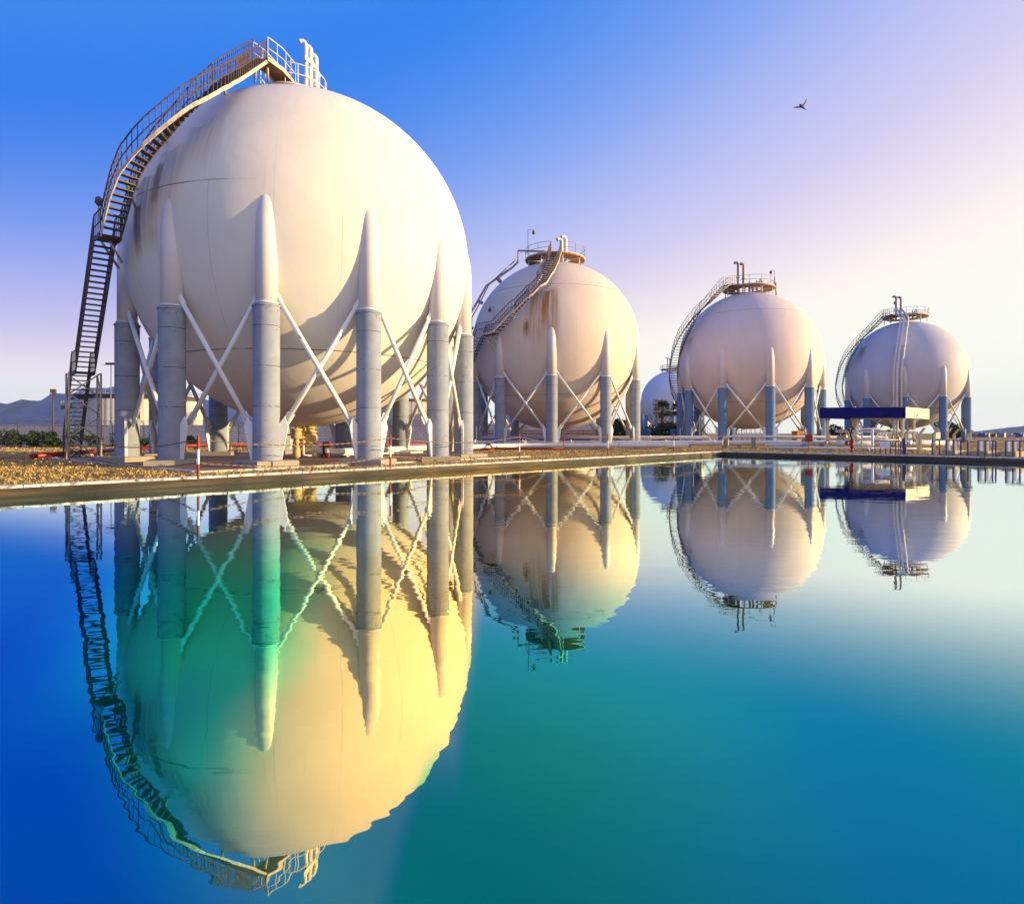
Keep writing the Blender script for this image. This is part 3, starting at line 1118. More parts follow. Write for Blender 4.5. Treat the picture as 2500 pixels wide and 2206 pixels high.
def top_kit(T, c, v, deg):
    """Relief pipes, valves and lamp on a platform, as seen from the pool."""
    ca, sa = math.cos(R_(deg)), math.sin(R_(deg))

    def q(x, y, z):
        return Vector((c.x + x * ca - y * sa, c.y + x * sa + y * ca, z))
    for (x, y, h) in ((-1.15, -0.9, 3.3), (-0.55, -0.5, 3.2)):
        vent(q(x, y, 18.0), h, 0.16, q(-1, -0.3, 0) - q(0, 0, 0)).build('relief_pipe', M['rail_grey'], T)
    for (x, y) in ((0.1, -0.6), (0.9, -0.9), (1.5, -0.3), (0.5, 0.4)):
        m = MB()
        m.lathe([(0.14, 0), (0.14, 0.5), (0.26, 0.53), (0.26, 0.66), (0.1, 0.7), (0.1, 1.15)], q(x, y, 18.1), 8)
        m.build('relief_valve', M['rail_grey'], T)
    m = MB()
    m.tube([q(0.9, -0.9, 18.9), q(1.7, -0.6, 19.15)], 0.07, 6)
    m.tube([q(1.0, -0.9, 18.7), q(1.3, -0.9, 19.4), q(1.5, -0.8, 18.8)], 0.09, 6)
    m.build('valve_lever', M['rail_grey'], T)


top_kit(T3, C3, 0, -20)
lamp_post(C3 + Vector((2.6, -1.2, 18.5)), 1.95, (-0.45, -0.1, 0)).build('lamp', M['stair_dark'], T3)
dp = MB()
e3 = C3 + Vector((3.05, -0.4, 0))
dp.tube([e3 + Vector((-0.1, 0, 19.2)), e3 + Vector((0.05, 0, 19.2)), e3 + Vector((0.1, 0, 17.4))], 0.09, 6)
dp.build('riser_pipe', M['rail_grey'], T3)

C4 = Vector((58.5, 93.2, 0))
T4 = tank('grey shaded spherical gas tank with tall pipes up its front, farthest right', C4.x, C4.y, [R_(20.5 + 36 * k) for k in range(10)], P4, M['sleeve_shade'], 0.96)
staircase(T4, smooth_path(turned(t3p, C3, C4, -11.5), 1), 0.95, MS3, rise=0.3, bal=2, bt=0.024, rt=0.036)
top_platform(T4, C4.x, C4.y, 18.5, 2.95, gap=(R_(195), R_(214)), rail_mat=M['rail_grey'])
top_kit(T4, C4, 0, -32)
lamp_post(C4 + Vector((-2.4, -1.4, 18.5)), 2.1, (-0.05, 0, 0)).build('lamp', M['stair_dark'], T4)
fp = MB()
vdir = Vector((C4.x, C4.y, 0)).normalized()
side = Vector((vdir.y, -vdir.x, 0))
for off, r in ((-0.62, 0.11), (-0.22, 0.16), (0.30, 0.13)):
    o = C4 + side * (off - 0.75)
    pts = [o - vdir * 2.6 + Vector((0, 0, 19.3))]
    for q in np.linspace(66, 0, 12):
        pts.append(o + side * (0.9 * math.sin(R_(q))) - vdir * (8.75 * math.cos(R_(q))) + Vector((0, 0, ZC + 8.75 * math.sin(R_(q)))))
    pts.append(o - vdir * 8.8 + Vector((0, 0, 0.1)))
    fp.tube(pts, r, 8)
for q in (50, 24, 3, -14):
    zz = ZC + 8.7 * math.sin(R_(q))
    o = C4 + side * (-0.93 + 0.9 * max(0, math.sin(R_(q)))) - vdir * (8.75 * math.cos(R_(max(q, 0))) - 0.25)
    fp.box(o + Vector((0, 0, zz)), (1.3, 0.3, 0.12), math.atan2(side.y, side.x))
fp.build('riser_pipe', M['rail_white'], T4)

C5 = Vector((43.4, 170.0, 0))
T5 = tank('small distant bluish spherical tank standing behind the palm trees', C5.x, C5.y, [R_(18 + 30 * k) for k in range(12)], P5, M['sleeve_shade'])
top_platform(T5, C5.x, C5.y, 18.5, 3.0, posts=10, rail_r=0.06)
top_kit(T5, C5, 0, -15)
t5p = [Vector((2 * C5.x - p.x, p.y, p.z)) for p in turned(t3p, C3, C5, 0)]
staircase(T5, t5p, 1.1, (M['stair_cream'], M['stair_dark'], M['rail_brown']), rise=0.4, bal=4, bt=0.05, rt=0.06)

# ------------------------------------------------------------------ posts and chains along the pool
pmb = [(('upper_band', 0.84, 1.24), M['red_post']), (('middle_band', 0.42, 0.84), M['white_post']), (('lower_band', 0.0, 0.42), M['red_post'])]
post_px = [(484, 1168), (953, 1143), (1268, 1124), (1484, 1110), (1645, 1105), (1764, 1099.5)]
post_lab = ['red and white barrier post standing alone at the near left of the pool edge',
            'red and white barrier post in front of the rightmost thick legs of the huge tank',
            'red and white barrier post at the tip of the brown concrete pad',
            'red and white barrier post before the right side legs of the orange stained tank',
            'red and white barrier post in front of the dark hedge and palms',
            'red and white barrier post at the far corner of the pool']
posts = []
proto = None
for i, ((px, py), lab) in enumerate(zip(post_px, post_lab)):
    g_ = gnd(px, py)
    g_.z = 0.0
    if proto is None:
        proto = thing('barrier_post', lab, 'post', g_, 'barrier posts along the pool')
        for (nm, z0, z1), mt in pmb:
            mm = MB()
            mm.cyl((g_.x, g_.y, z0), 0.036, z1 - z0 - 0.001, 12)
            mm.build(nm, mt, proto)
        p = proto
    else:
        p = dup(proto, g_, 0, lab)
    posts.append(g_)


def chain_mesh(a, b, sag):
    """Links strung along a hanging curve."""
    m = MB()
    Ltot = (b - a).length
    n = max(12, int(Ltot / 0.11))
    pts = []
    for k in range(n + 1):
        t = k / n
        p = a.lerp(b, t)
        p.z -= sag * 4 * t * (1 - t)
        pts.append(p)
    for k in range(n):
        p, q = pts[k], pts[k + 1]
        d = q - p
        u_ = (0, 0, 1) if k % 2 else (d.y, -d.x, 0)
        m.beam(p - d * 0.12, q + d * 0.12, 0.012, 0.042, up=u_)
    return m


spans = [(Vector((-20.0, 28.7, 0)), posts[0], 'between the stair tower and the first post')]
names = ['between the first and second posts', 'between the second and third posts', 'between the third and fourth posts', 'between the fourth and fifth posts',
         'between the fifth post and the far pool corner']
for i in range(5):
    spans.append((posts[i], posts[i + 1], names[i]))
for a, b, wh in spans:
    for hh, wd in ((1.12, 'upper'), (0.45, 'lower')):
        sag = 0.22 if (b - a).length < 9 else 0.34
        cm = chain_mesh(a + Vector((0, 0, hh)), b + Vector((0, 0, hh)), sag)
        o = cm.build('chain', M['chain'], None, (a.x, a.y, hh))
        tag(o, '%s rusty chain hung %s' % (wd, wh), 'chain', 'chains between the barrier posts')

# ------------------------------------------------------------------ fire extinguisher and valves under the near tank
e = gnd(800, 1119)
ex = thing('fire_extinguisher', 'red wheeled fire extinguisher with white label under the huge tank', 'extinguisher', e)
m = MB()
m.lathe([(0.02, 0.03), (0.13, 0.05), (0.14, 0.12), (0.14, 0.60), (0.12, 0.68), (0.05, 0.74), (0.05, 0.78)], e, 18)
m.build('cylinder', M['red'], ex)
m = MB()
m.lathe([(0.143, 0.30), (0.143, 0.54)], e, 18)
m.build('paper_label', M['white_sheet'], ex)
m = MB()
m.lathe([(0.05, 0.78), (0.045, 0.84), (0.001, 0.85)], e, 10)
m.tube([e + Vector((-0.02, 0, 0.82)), e + Vector((-0.22, 0, 0.86)), e + Vector((-0.26, 0, 0.7)), e + Vector((-0.22, 0, 0.2))], 0.022, 6)
m.box(e + Vector((-0.17, 0.03, 0.42)), (0.14, 0.1, 0.76))
m.build('hose', M['black'], ex)
m = MB()
for sy in (-0.16, 0.16):
    m.lathe([(0.001, -0.025), (0.10, -0.025), (0.10, 0.025), (0.001, 0.025)], e + Vector((-0.20, sy, 0.10)), 12, axis=(0, 1, 0))
m.build('wheel', M['black'], ex)


def valve_stack(px, d, zs, name, label):
    b = at(px, 1057, d)
    t = thing(name, label, 'valve', (b.x, b.y, 0), 'outlet valves under the huge tank')
    return t, Vector((b.x, b.y, 0))


t, b = valve_stack(724, 31.6, 0, 'drain_valve', 'cream drain valve with drooping pot under the huge tank, leftmost of the three outlets')
m = MB()
m.lathe([(0.10, 1.75), (0.10, 1.55), (0.30, 1.52), (0.30, 1.42), (0.2, 1.38), (0.26, 1.30), (0.26, 1.12), (0.30, 1.10), (0.30, 1.04), (0.12, 1.0), (0.12, 0.9), (0.19, 0.86), (0.19, 0.82), (0.1, 0.78),
         (0.1, 0.66), (0.17, 0.62), (0.17, 0.58), (0.1, 0.54), (0.19, 0.46), (0.19, 0.14), (0.12, 0.06), (0.04, 0.03)], b, 14)
m.build('valve_body', M['yellow_valve'], t)
m = MB()
m.tube([b + Vector((-0.62, 0, 1.22)), b + Vector((0, 0, 1.22))], 0.05, 6)
m.tube(ring_pts((b.x - 0.6, b.y), 0.18, 1.22, 0, 6.283, 13)[:-1], 0.025, 5, closed=True)
m.build('handwheel', M['yellow_valve'], t)
t, b = valve_stack(741, 31.9, 0, 'sample_valve', 'thin cream sample line with small valves bending to the right, middle of the three outlets')
m = MB()
m.tube([b + Vector((0, 0, 1.75)), b + Vector((0, 0, 0.24)), b + Vector((0.06, 0, 0.16)), b + Vector((0.3, 0, 0.15)), b + Vector((5.2, 6.0, 0.15))], 0.055, 8)
m.build('pipe', M['white_pipe'], t)
m = MB()
m.lathe([(0.05, 1.6), (0.17, 1.58), (0.17, 1.5), (0.1, 1.45), (0.16, 1.3), (0.10, 1.15), (0.14, 1.1), (0.14, 1.05), (0.08, 1.0), (0.13, 0.85), (0.13, 0.8), (0.06, 0.75)], b, 12)
m.tube([b + Vector((0, 0, 1.3)), b + Vector((0.3, -0.1, 1.42))], 0.03, 5)
m.lathe([(0.14, 0), (0.14, 0.03)], b + Vector((0.3, -0.1, 1.42)), 10)
m.build('valve_body', M['yellow_valve'], t)
t, b = valve_stack(757, 32.2, 0, 'outlet_valve', 'large bolted cream outlet valve feeding the fat white pipe, rightmost of the three outlets')
m = MB()
m.lathe([(0.22, 1.8), (0.22, 1.62), (0.36, 1.60), (0.36, 1.52), (0.24, 1.50), (0.24, 1.42), (0.36, 1.40), (0.36, 1.32), (0.30, 1.30), (0.37, 1.15), (0.37, 0.98), (0.28, 0.86), (0.36, 0.84), (0.36, 0.74), (0.24, 0.72), (0.24, 0.66)], b, 20)
m.build('valve_body', M['yellow_valve'], t)
m = MB()
for zz in (1.57, 1.36, 0.79):
    m = MB()
    m.lathe([(0.30, zz - 0.06), (0.372, zz - 0.05), (0.372, zz - 0.02), (0.30, zz - 0.01)], b, 24)
    m.build('bolt_ring', M['stair_dark'], t)


# ------------------------------------------------------------------ pipelines
def pipeline(name, label, pts, r, mat, support=None, cat='pipe', group=None, smooth=1):
    o0 = Vector(pts[0])
    t = thing(name, label, cat, (o0.x, o0.y, 0), group)
    m = MB()
    m.tube([Vector(p) for p in pts], r, 10)
    m.build('pipe', mat, t)
    fm = MB()
    for a, b2 in zip(pts[:-1], pts[1:]):
        a, b2 = Vector(a), Vector(b2)
        L = (b2 - a).length
        if L > 6:
            for k in range(1, int(L / 6) + 1):
                p = a.lerp(b2, k / (int(L / 6) + 1))
                d = (b2 - a).normalized()
                fm.tube([p - d * 0.05, p + d * 0.05], r * 1.35, 10)
    if fm.v:
        fm.build('flange', mat, t)
    if support:
        for a, b2 in zip(pts[:-1], pts[1:]):
            a, b2 = Vector(a), Vector(b2)
            L = (b2 - a).length
            for k in range(int(L / support) + 1):
                p = a.lerp(b2, (k + 0.5) / (int(L / support) + 1))
                h = p.z - r
                if h > 0.06:
                    sm = MB()
                    ang = math.atan2(b2.y - a.y, b2.x - a.x)
                    sm.box((p.x, p.y, h / 2), (0.28, max(0.35, r * 2.6), h), ang)
                    sm.build('support_block', M['footing'], t)
    return t


b = Vector((-10.15, 32.2, 0))
pipeline('white_pipeline', 'fat cream white pipe running from the huge tank outlet towards the right',
         [b + Vector((0, 0, 0.70)), b + Vector((0.03, 0, 0.52)), b + Vector((0.15, 0.05, 0.38)), b + Vector((0.35, 0.12, 0.32)), b + Vector((0.7, 0.3, 0.31)), (-5.8, 41.5, 0.31), (-1.0, 48.6, 0.31), (3.0, 50.6, 0.31), (14.5, 51.6, 0.31)],
         0.185, M['white_pipe'], support=3.0)
pipeline('white_pipeline', 'long fat white pipe lying low across the view behind the second tank legs',
         [(-8, 59.5, 0.38), (10, 58.3, 0.38), (22, 54.5, 0.45), (34, 52.5, 0.5), (38, 54, 0.5)], 0.23, M['white_pipe'], support=4.5)
pipeline('white_pipeline', 'white pipe raised above the fat low pipe between the second and third tanks',
         [(-9, 66, 0.85), (8.5, 64.2, 0.85), (19.4, 62, 0.85), (19.4, 60.5, 0.25)], 0.17, M['white_pipe'], support=5)
pipeline('white_pipeline', 'thin white pipe crossing in front of the third tank towards the blue canopy',
         [(18.6, 55.0, 0.3), (18.6, 54.8, 0.92), (18.9, 54.6, 1.0), (30.5, 51.5, 0.95)], 0.12, M['white_pipe'], support=5)
pipeline('white_pipeline', 'thin white pipe along the dry ground just behind the right pool kerb',
         [(19.5, 47.2, 0.22), (22.0, 46.0, 0.22), (28.8, 43.0, 0.2)], 0.085, M['white_pipe'], support=3)
pipeline('white_pipeline', 'bent white pipe with an offset lying between two straight pipes by the red box sign',
         [(21.0, 52.0, 0.32), (23.4, 51.2, 0.3), (23.9, 51.0, 0.55), (28.5, 49.8, 0.55)], 0.10, M['white_pipe'], support=3)
pipeline('red_pipeline', 'red fire water pipe with white bands running back past the stair foot',
         [(-23.3, 30.4, 0.18), (-24.4, 37.5, 0.26), (-25.3, 46, 0.33), (-24.6, 50.3, 0.35), (-5.5, 51.5, 0.35)], 0.12, M['red'], support=4)
pipeline('red_pipeline', 'dark red pipe with a looped bend between the huge tank and the second tank',
         [(-3.6, 47.4, 0.42), (-2.55, 47.2, 0.42), (-2.3, 46.6, 0.12), (-1.35, 46.5, 0.12), (-1.7, 47.0, 0.46), (-3.4, 48.2, 0.46)], 0.085, M['red'])
pipeline('red_pipeline', 'long dark red pipe on the grass ending in a riser beside the red cabinet',
         [(-1.9, 48.6, 0.18), (-1.2, 47.4, 0.14), (3.9, 47.6, 0.08), (3.92, 47.6, 1.0)], 0.085, M['red'])
pipeline('blue_pipeline', 'bright blue pipe lying behind the legs of the second tank',
         [(-6, 74, 0.3), (9, 73, 0.3), (16, 72.5, 0.3)], 0.32, M['blue_drum'], support=6)

# red cabinet by the second tank
g_ = gnd(1345, 1091)
g_.z = 0
cb = thing('hose_cabinet', 'red fire hose cabinet with yellow side panel by a second tank leg', 'cabinet', g_)
m = MB()
m.box(g_ + Vector((-0.06, 0, 0.42)), (0.46, 0.40, 0.80), 0.0, bev=0.02)
m.build('cabinet_body', M['red'], cb)
m = MB()
m.box(g_ + Vector((0.215, 0, 0.40)), (0.09, 0.38, 0.74))
m.build('side_panel', M['yellow_valve'], cb)
m = MB()
m.box(g_ + Vector((-0.06, -0.205, 0.42)), (0.38, 0.012, 0.66))
m.box(g_ + Vector((0.09, -0.22, 0.42)), (0.03, 0.03, 0.12))
m.build('door', M['red_post'], cb)
m = MB()
m.box(g_ + Vector((0, 0, 0.012)), (0.75, 0.55, 0.024))
m.build('base', M['footing'], cb)

g_ = at(1283, 1057, 51.0)
g_.z = 0
mk = MB()
mk.lathe([(0.34, 0), (0.34, 0.32), (0.20, 0.50), (0.10, 0.72), (0.001, 0.76)], (g_.x, g_.y, 0), 4, smooth=False)
tag(mk.build('concrete_marker', M['white_sheet'], None, (g_.x, g_.y, 0)), 'small white pointed concrete marker left of the red cabinet', 'marker')

# sign on a thin post beside the pool corner
g_ = gnd(1974, 1103)
g_.z = 0
sg = thing('warning_sign', 'square dark red sign plate on a thin orange post at the right pool edge', 'sign', g_)
m = MB()
m.cyl((g_.x, g_.y, 0), 0.03, 1.28, 10)
m.build('post', M['red_post'], sg)
m = MB()
m.box((g_.x, g_.y - 0.04, 0.94), (0.48, 0.025, 0.50), -0.2, bev=0.005)
m.build('plate', M['red'], sg)

# fire monitor
g_ = gnd(2080, 1104)
g_.z = 0
fm_ = thing('fire_monitor', 'dark red fire monitor with long tilted black nozzle at the pool edge', 'fire hydrant', g_)
m = MB()
m.lathe([(0.15, 0), (0.15, 0.06), (0.09, 0.08), (0.09, 0.34), (0.16, 0.36), (0.16, 0.44), (0.10, 0.47), (0.10, 0.72), (0.15, 0.76), (0.12, 0.86), (0.001, 0.9)], g_, 12)
m.tube([g_ + Vector((-0.02, 0, 0.55)), g_ + Vector((-0.30, 0, 0.60))], 0.07, 8)
m.lathe([(0.001, 0), (0.14, 0), (0.14, 0.08), (0.001, 0.08)], g_ + Vector((-0.3, 0, 0.6)), 10, axis=(-1, 0, 0.1))
m.build('stand_pipe', M['red'], fm_)
m = MB()
m.tube([g_ + Vector((0.08, 0, 0.62)), g_ + Vector((-0.05, 0, 1.05)), g_ + Vector((-0.20, 0, 1.52))], [0.08, 0.07, 0.045], 8)
m.lathe([(0.001, 0), (0.10, 0), (0.11, 0.10), (0.001, 0.10)], g_ + Vector((-0.20, 0, 1.50)), 10, axis=(-0.3, 0, 1))
m.tube([g_ + Vector((-0.1, 0, 0.72)), g_ + Vector((-0.42, 0, 0.74)), g_ + Vector((-0.5, 0, 0.6))], 0.03, 5)
m.build('nozzle', M['black'], fm_)

# ------------------------------------------------------------------ blue railing, posts, sign and blocks on the right
ER = lambda x: Vector((x, PC.y + (x - PC.x) * (dr.y / dr.x), 0))     # point of the right pool edge at x


def edge_px(px, off):
    """Point behind the right pool edge (off metres from it) seen at pixel column px."""
    nrm = -dl                                                        # away from the pool
    o = PC + nrm * off
    k = (px - CXP) / FPX
    t = (k * o.y - o.x) / (dr.x - k * dr.y)
    p = o + dr * t
    p.z = 0
    return p


rails = [([2276, 2293.5, 2310.5, 2328, 2345.5, 2363], 'first section of dark blue pool railing, before the far tank with legs in blue shade'),
         ([2388, 2405.5, 2423, 2431], 'second section of dark blue pool railing, right of the gap by the far tank'),
         ([2455.5, 2473, 2490, 2508], 'dark blue pool railing section at the right edge of the picture')]
for cols, lab in rails:
    ps = [edge_px(c, 0.55) for c in cols]
    rt_ = thing('pool_railing', lab, 'railing', ps[0], 'blue railing sections along the pool')
    m = MB()
    for p in ps:
        m.beam(p, p + Vector((0, 0, 0.86)), 0.055, 0.055, up=(1, 0, 0))
    m.build('upright', M['blue_rail'], rt_)
    m = MB()
    m.beam(ps[0] + Vector((0, 0, 0.885)), ps[-1] + Vector((0, 0, 0.885)), 0.06, 0.05)
    m.build('top_rail', M['blue_rail'], rt_)

# notice board in a blue frame
ps = [edge_px(c, 0.75) for c in (2136, 2149, 2162, 2174.5, 2187, 2199)]
fr = thing('notice_railing', 'low dark blue rail frame standing in front of the pipe manifold', 'railing', ps[0])
m = MB()
for p in ps:
    m.beam(p, p + Vector((0, 0, 0.80)), 0.045, 0.045, up=(1, 0, 0))
m.build('upright', M['blue_rail'], fr)
m = MB()
m.beam(ps[0] + Vector((0, 0, 0.82)), ps[-1] + Vector((0, 0, 0.82)), 0.05, 0.045)
m.build('top_rail', M['blue_rail'], fr)
a, b = edge_px(2148, 0.62), edge_px(2173.5, 0.62)
mid = (a + b) / 2
ang = math.atan2(b.y - a.y, b.x - a.x)
wd = (b - a).length
nb = thing('notice_board', 'white notice board with faded orange lines fixed to the blue frame', 'sign', mid)
m = MB()
m.box(mid + Vector((0, 0, 0.60)), (wd, 0.03, 0.42), ang, bev=0.004)
m.build('board', M['white_sheet'], nb)
m = MB()
nrm = Vector((math.sin(ang), -math.cos(ang), 0)) * 0.019
tng = Vector((math.cos(ang), math.sin(ang), 0))
for zz, w_, sh in ((0.765, 0.06, 0), (0.735, 0.12, 0), (0.69, 0.34, 0.02), (0.64, 0.40, 0), (0.585, 0.62, 0), (0.545, 0.5, -0.02), (0.505, 0.56, 0.01)):
    nseg = max(1, int(w_ / 0.05))
    for k in range(nseg):
        if rnd.random() < 0.85:
            m.box(mid + nrm + tng * (sh + (k - nseg / 2 + 0.5) * 0.05) + Vector((0, 0, zz)), (0.036, 0.004, 0.014), ang)
m.build('print', M['orange_ink'], nb)

p = edge_px(2207.5, 0.6)
m = MB()
m.cyl((p.x, p.y, 0), 0.10, 0.96, 14)
m.lathe([(0.10, 0.96), (0.07, 1.0), (0.001, 1.01)], p, 14)
tag(m.build('bollard', M['blue_rail'], None, p), 'thick dark blue bollard beside the white notice board', 'bollard')
p = edge_px(2194, 0.55)
m = MB()
m.cyl((p.x, p.y, 0), 0.022, 1.05, 8)
m.lathe([(0.05, 0.0), (0.05, 0.02)], p + Vector((0, 0, 1.05)), 8)
tag(m.build('marker_stake', M['red_post'], None, p), 'thin red stake in front of the blue canopy column', 'stake')

ang_posts = [(2210, 5.0, 1.0, 'slim angled concrete fence post just right of the canopy column, farthest left of its kind'), (2246, 4.2, 1.0, 'white angled concrete fence post at the right end of the pipe manifold'),
             (2280, 2.2, 1.0, 'bright yellow angled concrete fence post in the blue railing, tallest of its kind'),
             (2312, 4.0, 1.0, 'angled concrete fence post before the right leg of the far tank'), (2329, 6.0, 0.95, 'angled concrete fence post behind the pipe stand nearest the far tank'),
             (2362, 3.0, 0.9, 'angled concrete fence post at the end of the first railing section')]
proto = None
for px, off, s_, lab in ang_posts:
    p = edge_px(px, off)
    if proto is None:
        proto = thing('fence_post', lab, 'post', p, 'angled concrete fence posts right of the canopy')
        m = MB()
        m.beam(p, p + Vector((0, 0, 1.28)), 0.13, 0.13, up=(1, 0, 0))
        m.build('shaft', M['yellow_post'], proto)
        m = MB()
        m.beam(p + Vector((0, 0, 1.25)), p + Vector((0.25, -0.05, 1.62)), 0.12, 0.10)
        m.build('angled_head', M['yellow_post'], proto)
    else:
        o = dup(proto, p, 0, lab)
        o.scale = (1, 1, s_)

stand_lab = ['white pipe stand on a concrete block beside the far tank legs', 'white pipe stand on a concrete block behind the middle railing section', 'white pipe stand on a concrete block at the right picture edge']
blk_lab = ['low concrete block carrying the white stand beside the far tank legs', 'low concrete block carrying the white stand behind the middle railing section', 'low concrete block carrying the white stand at the right picture edge']
for i, px in enumerate((2331, 2409, 2477)):
    p = edge_px(px, 2.3)
    m = MB()
    m.box((p.x, p.y, 0.15), (1.05, 0.75, 0.30), 0.35, bev=0.03)
    tag(m.build('concrete_block', M['yellow_post'], None, (p.x, p.y, 0)), blk_lab[i], 'block', 'concrete blocks on the right bank')
    if i < 3:
        t = thing('pipe_stand', stand_lab[i], 'stand', (p.x, p.y, 0.30), 'white pipe stands on blocks')
        m = MB()
        q = Vector((p.x, p.y, 0.30))
        m.beam(q + Vector((-0.36, 0, 0)), q + Vector((-0.36, 0, 0.62)), 0.17, 0.12, up=(1, 0, 0))
        m.beam(q + Vector((0.05, 0, 0)), q + Vector((0.05, 0, 0.60)), 0.08, 0.08, up=(1, 0, 0))
        m.beam(q + Vector((-0.28, 0, 0.56)), q + Vector((0.02, 0, 0.56)), 0.06, 0.06)
        m.build('frame', M['white_pipe'], t)
        m = MB()
        m.tube([q + Vector((0.36, 0, 0.02)), q + Vector((0.16, 0, 0.70))], 0.035, 6)
        m.build('strut', M['white_pipe'], t)
blk2 = [(2372, 'pale concrete block lying alone behind the gap in the blue railing'), (2440, 'pale concrete block lying alone between the last two white stands')]
for px, lab in blk2:
    p = edge_px(px, 3.0)
    m = MB()
    m.box((p.x, p.y, 0.14), (0.9, 0.7, 0.28), 0.5, bev=0.03)
    tag(m.build('concrete_block', M['yellow_post'], None, (p.x, p.y, 0)), lab, 'block', 'concrete blocks on the right bank')

# ------------------------------------------------------------------ blue canopy and the manifold below it
A = Vector((23.2, 47.2, 0))
B = Vector((29.0, 46.2, 0))
Cc = Vector((33.4, 50.2, 0))
Dd = A + (Cc - B)
cp = thing('canopy', 'flat canopy with deep blue front fascia and cream side, by the far tank', 'canopy', (A + Cc) / 2)
m = MB()
zt, zb = 3.22, 2.42
for P, Q, nm in ((A, B, 'front'), (Dd, A, 'left')):
    n_ = Vector((Q.y - P.y, P.x - Q.x, 0)).normalized() * 0.03
    m.add([P + n_ + Vector((0, 0, zb)), Q + n_ + Vector((0, 0, zb)), Q + n_ + Vector((0, 0, zt)), P + n_ + Vector((0, 0, zt)),
           P - n_ + Vector((0, 0, zb)), Q - n_ + Vector((0, 0, zb)), Q - n_ + Vector((0, 0, zt)), P - n_ + Vector((0, 0, zt))],
          [(0, 1, 2, 3), (7, 6, 5, 4), (0, 4, 5, 1), (3, 2, 6, 7), (1, 5, 6, 2), (0, 3, 7, 4)])
m.build('front_fascia', M['canopy_blue'], cp)
m = MB()
for P, Q in ((B, Cc), (Cc, Dd)):
    n_ = Vector((Q.y - P.y, P.x - Q.x, 0)).normalized() * 0.03
    m.add([P + n_ + Vector((0, 0, zb)), Q + n_ + Vector((0, 0, zb)), Q + n_ + Vector((0, 0, zt + .005)), P + n_ + Vector((0, 0, zt + .005)),
           P - n_ + Vector((0, 0, zb)), Q - n_ + Vector((0, 0, zb)), Q - n_ + Vector((0, 0, zt + .005)), P - n_ + Vector((0, 0, zt + .005))],
          [(0, 1, 2, 3), (7, 6, 5, 4), (0, 4, 5, 1), (3, 2, 6, 7), (1, 5, 6, 2), (0, 3, 7, 4)])
m.build('side_fascia', M['canopy_cream'], cp)
m = MB()
ctr = (A + Cc) / 2
sh = [P.lerp(ctr, 0.03) for P in (A, B, Cc, Dd)]
m.add([P + Vector((0, 0, 2.75)) for P in sh] + [P + Vector((0, 0, 2.82)) for P in sh], [(3, 2, 1, 0), (4, 5, 6, 7), (0, 1, 5, 4), (1, 2, 6, 5), (2, 3, 7, 6), (3, 0, 4, 7)])
m.build('roof', M['canopy_cream'], cp)
for P in (A.lerp(ctr, 0.13), B.lerp(ctr, 0.08), Cc.lerp(ctr, 0.3), Dd.lerp(ctr, 0.15), A.lerp(B, 0.38).lerp(ctr, 0.2), B.lerp(Cc, 0.42).lerp(ctr, 0.05)):
    m = MB()
    m.beam(P, P + Vector((0, 0, 2.75)), 0.17, 0.17, up=(1, 0, 0))
    for d in ((0.35, 0), (-0.35, 0)):
        m.tube([P + Vector((0, 0, 2.0)), P + Vector((d[0], d[1], 2.74))], 0.045, 6)
    m.build('column', M['canopy_cream'], cp)

mf = thing('pipe_manifold', 'tangle of white valves and pipework under the blue canopy', 'pipework', (27, 48.0, 0))


def mpipe(pts, r=0.055, mat='white_pipe', nm='pipe'):
    k = MB()
    k.tube([Vector(p) for p in pts], r, 8)
    return k.build(nm, M[mat], mf)


H_ = lambda px, py, d: at(px, py, d)
mpipe([H_(2040, 1052, 48.5), H_(2150, 1053, 47.5), H_(2238, 1053, 46.5)], 0.11, 'white_pipe')
mpipe([H_(2104, 1104, 44.5), H_(2104, 1046, 44.5), H_(2172, 1046, 44.2)], 0.065)
mpipe([H_(2130, 1102, 44.3), H_(2130, 1047, 44.3)], 0.085)
mpipe([H_(2106, 1069, 44.5), H_(2168, 1068, 44.2)], 0.06)
mpipe([H_(2073, 1076, 46.5), H_(2073, 1046, 46.5), H_(2090, 1046, 46.5), H_(2090, 1074, 46.5)], 0.07)
mpipe([H_(2040, 1075, 47.5), H_(2120, 1073, 46.5), H_(2200, 1074, 46)], 0.07)
mpipe([H_(2040, 1083, 47), H_(2135, 1084, 46)], 0.16)
mpipe([H_(2104, 1094, 44.5), H_(2136, 1095, 44.2)], 0.06)
mpipe([H_(2184, 1020, 46.8), H_(2184, 1078, 46.8)], 0.05)
mpipe([H_(2191, 1020, 46.8), H_(2191, 1080, 46.8)], 0.06)
mpipe([H_(2212, 1100, 43.8), H_(2212, 1054, 43.8), H_(2240, 1054, 43.3), H_(2240, 1103, 43.3)], 0.06)
mpipe([H_(2212, 1089, 43.8), H_(2240, 1089, 43.3)], 0.055, 'rail_grey')
mpipe([H_(2118, 1090, 43.9), H_(2124, 1103, 43.6)], 0.045)
for px in (2143, 2149, 2156, 2163, 2171, 2180):
    d = 46.2 + rnd.uniform(-.8, .8)
    mpipe([H_(px, 1082, d), H_(px, 1056, d)], rnd.choice((0.045, 0.06)), rnd.choice(('white_pipe', 'yellow_valve', 'yellow_valve', 'rail_white')))
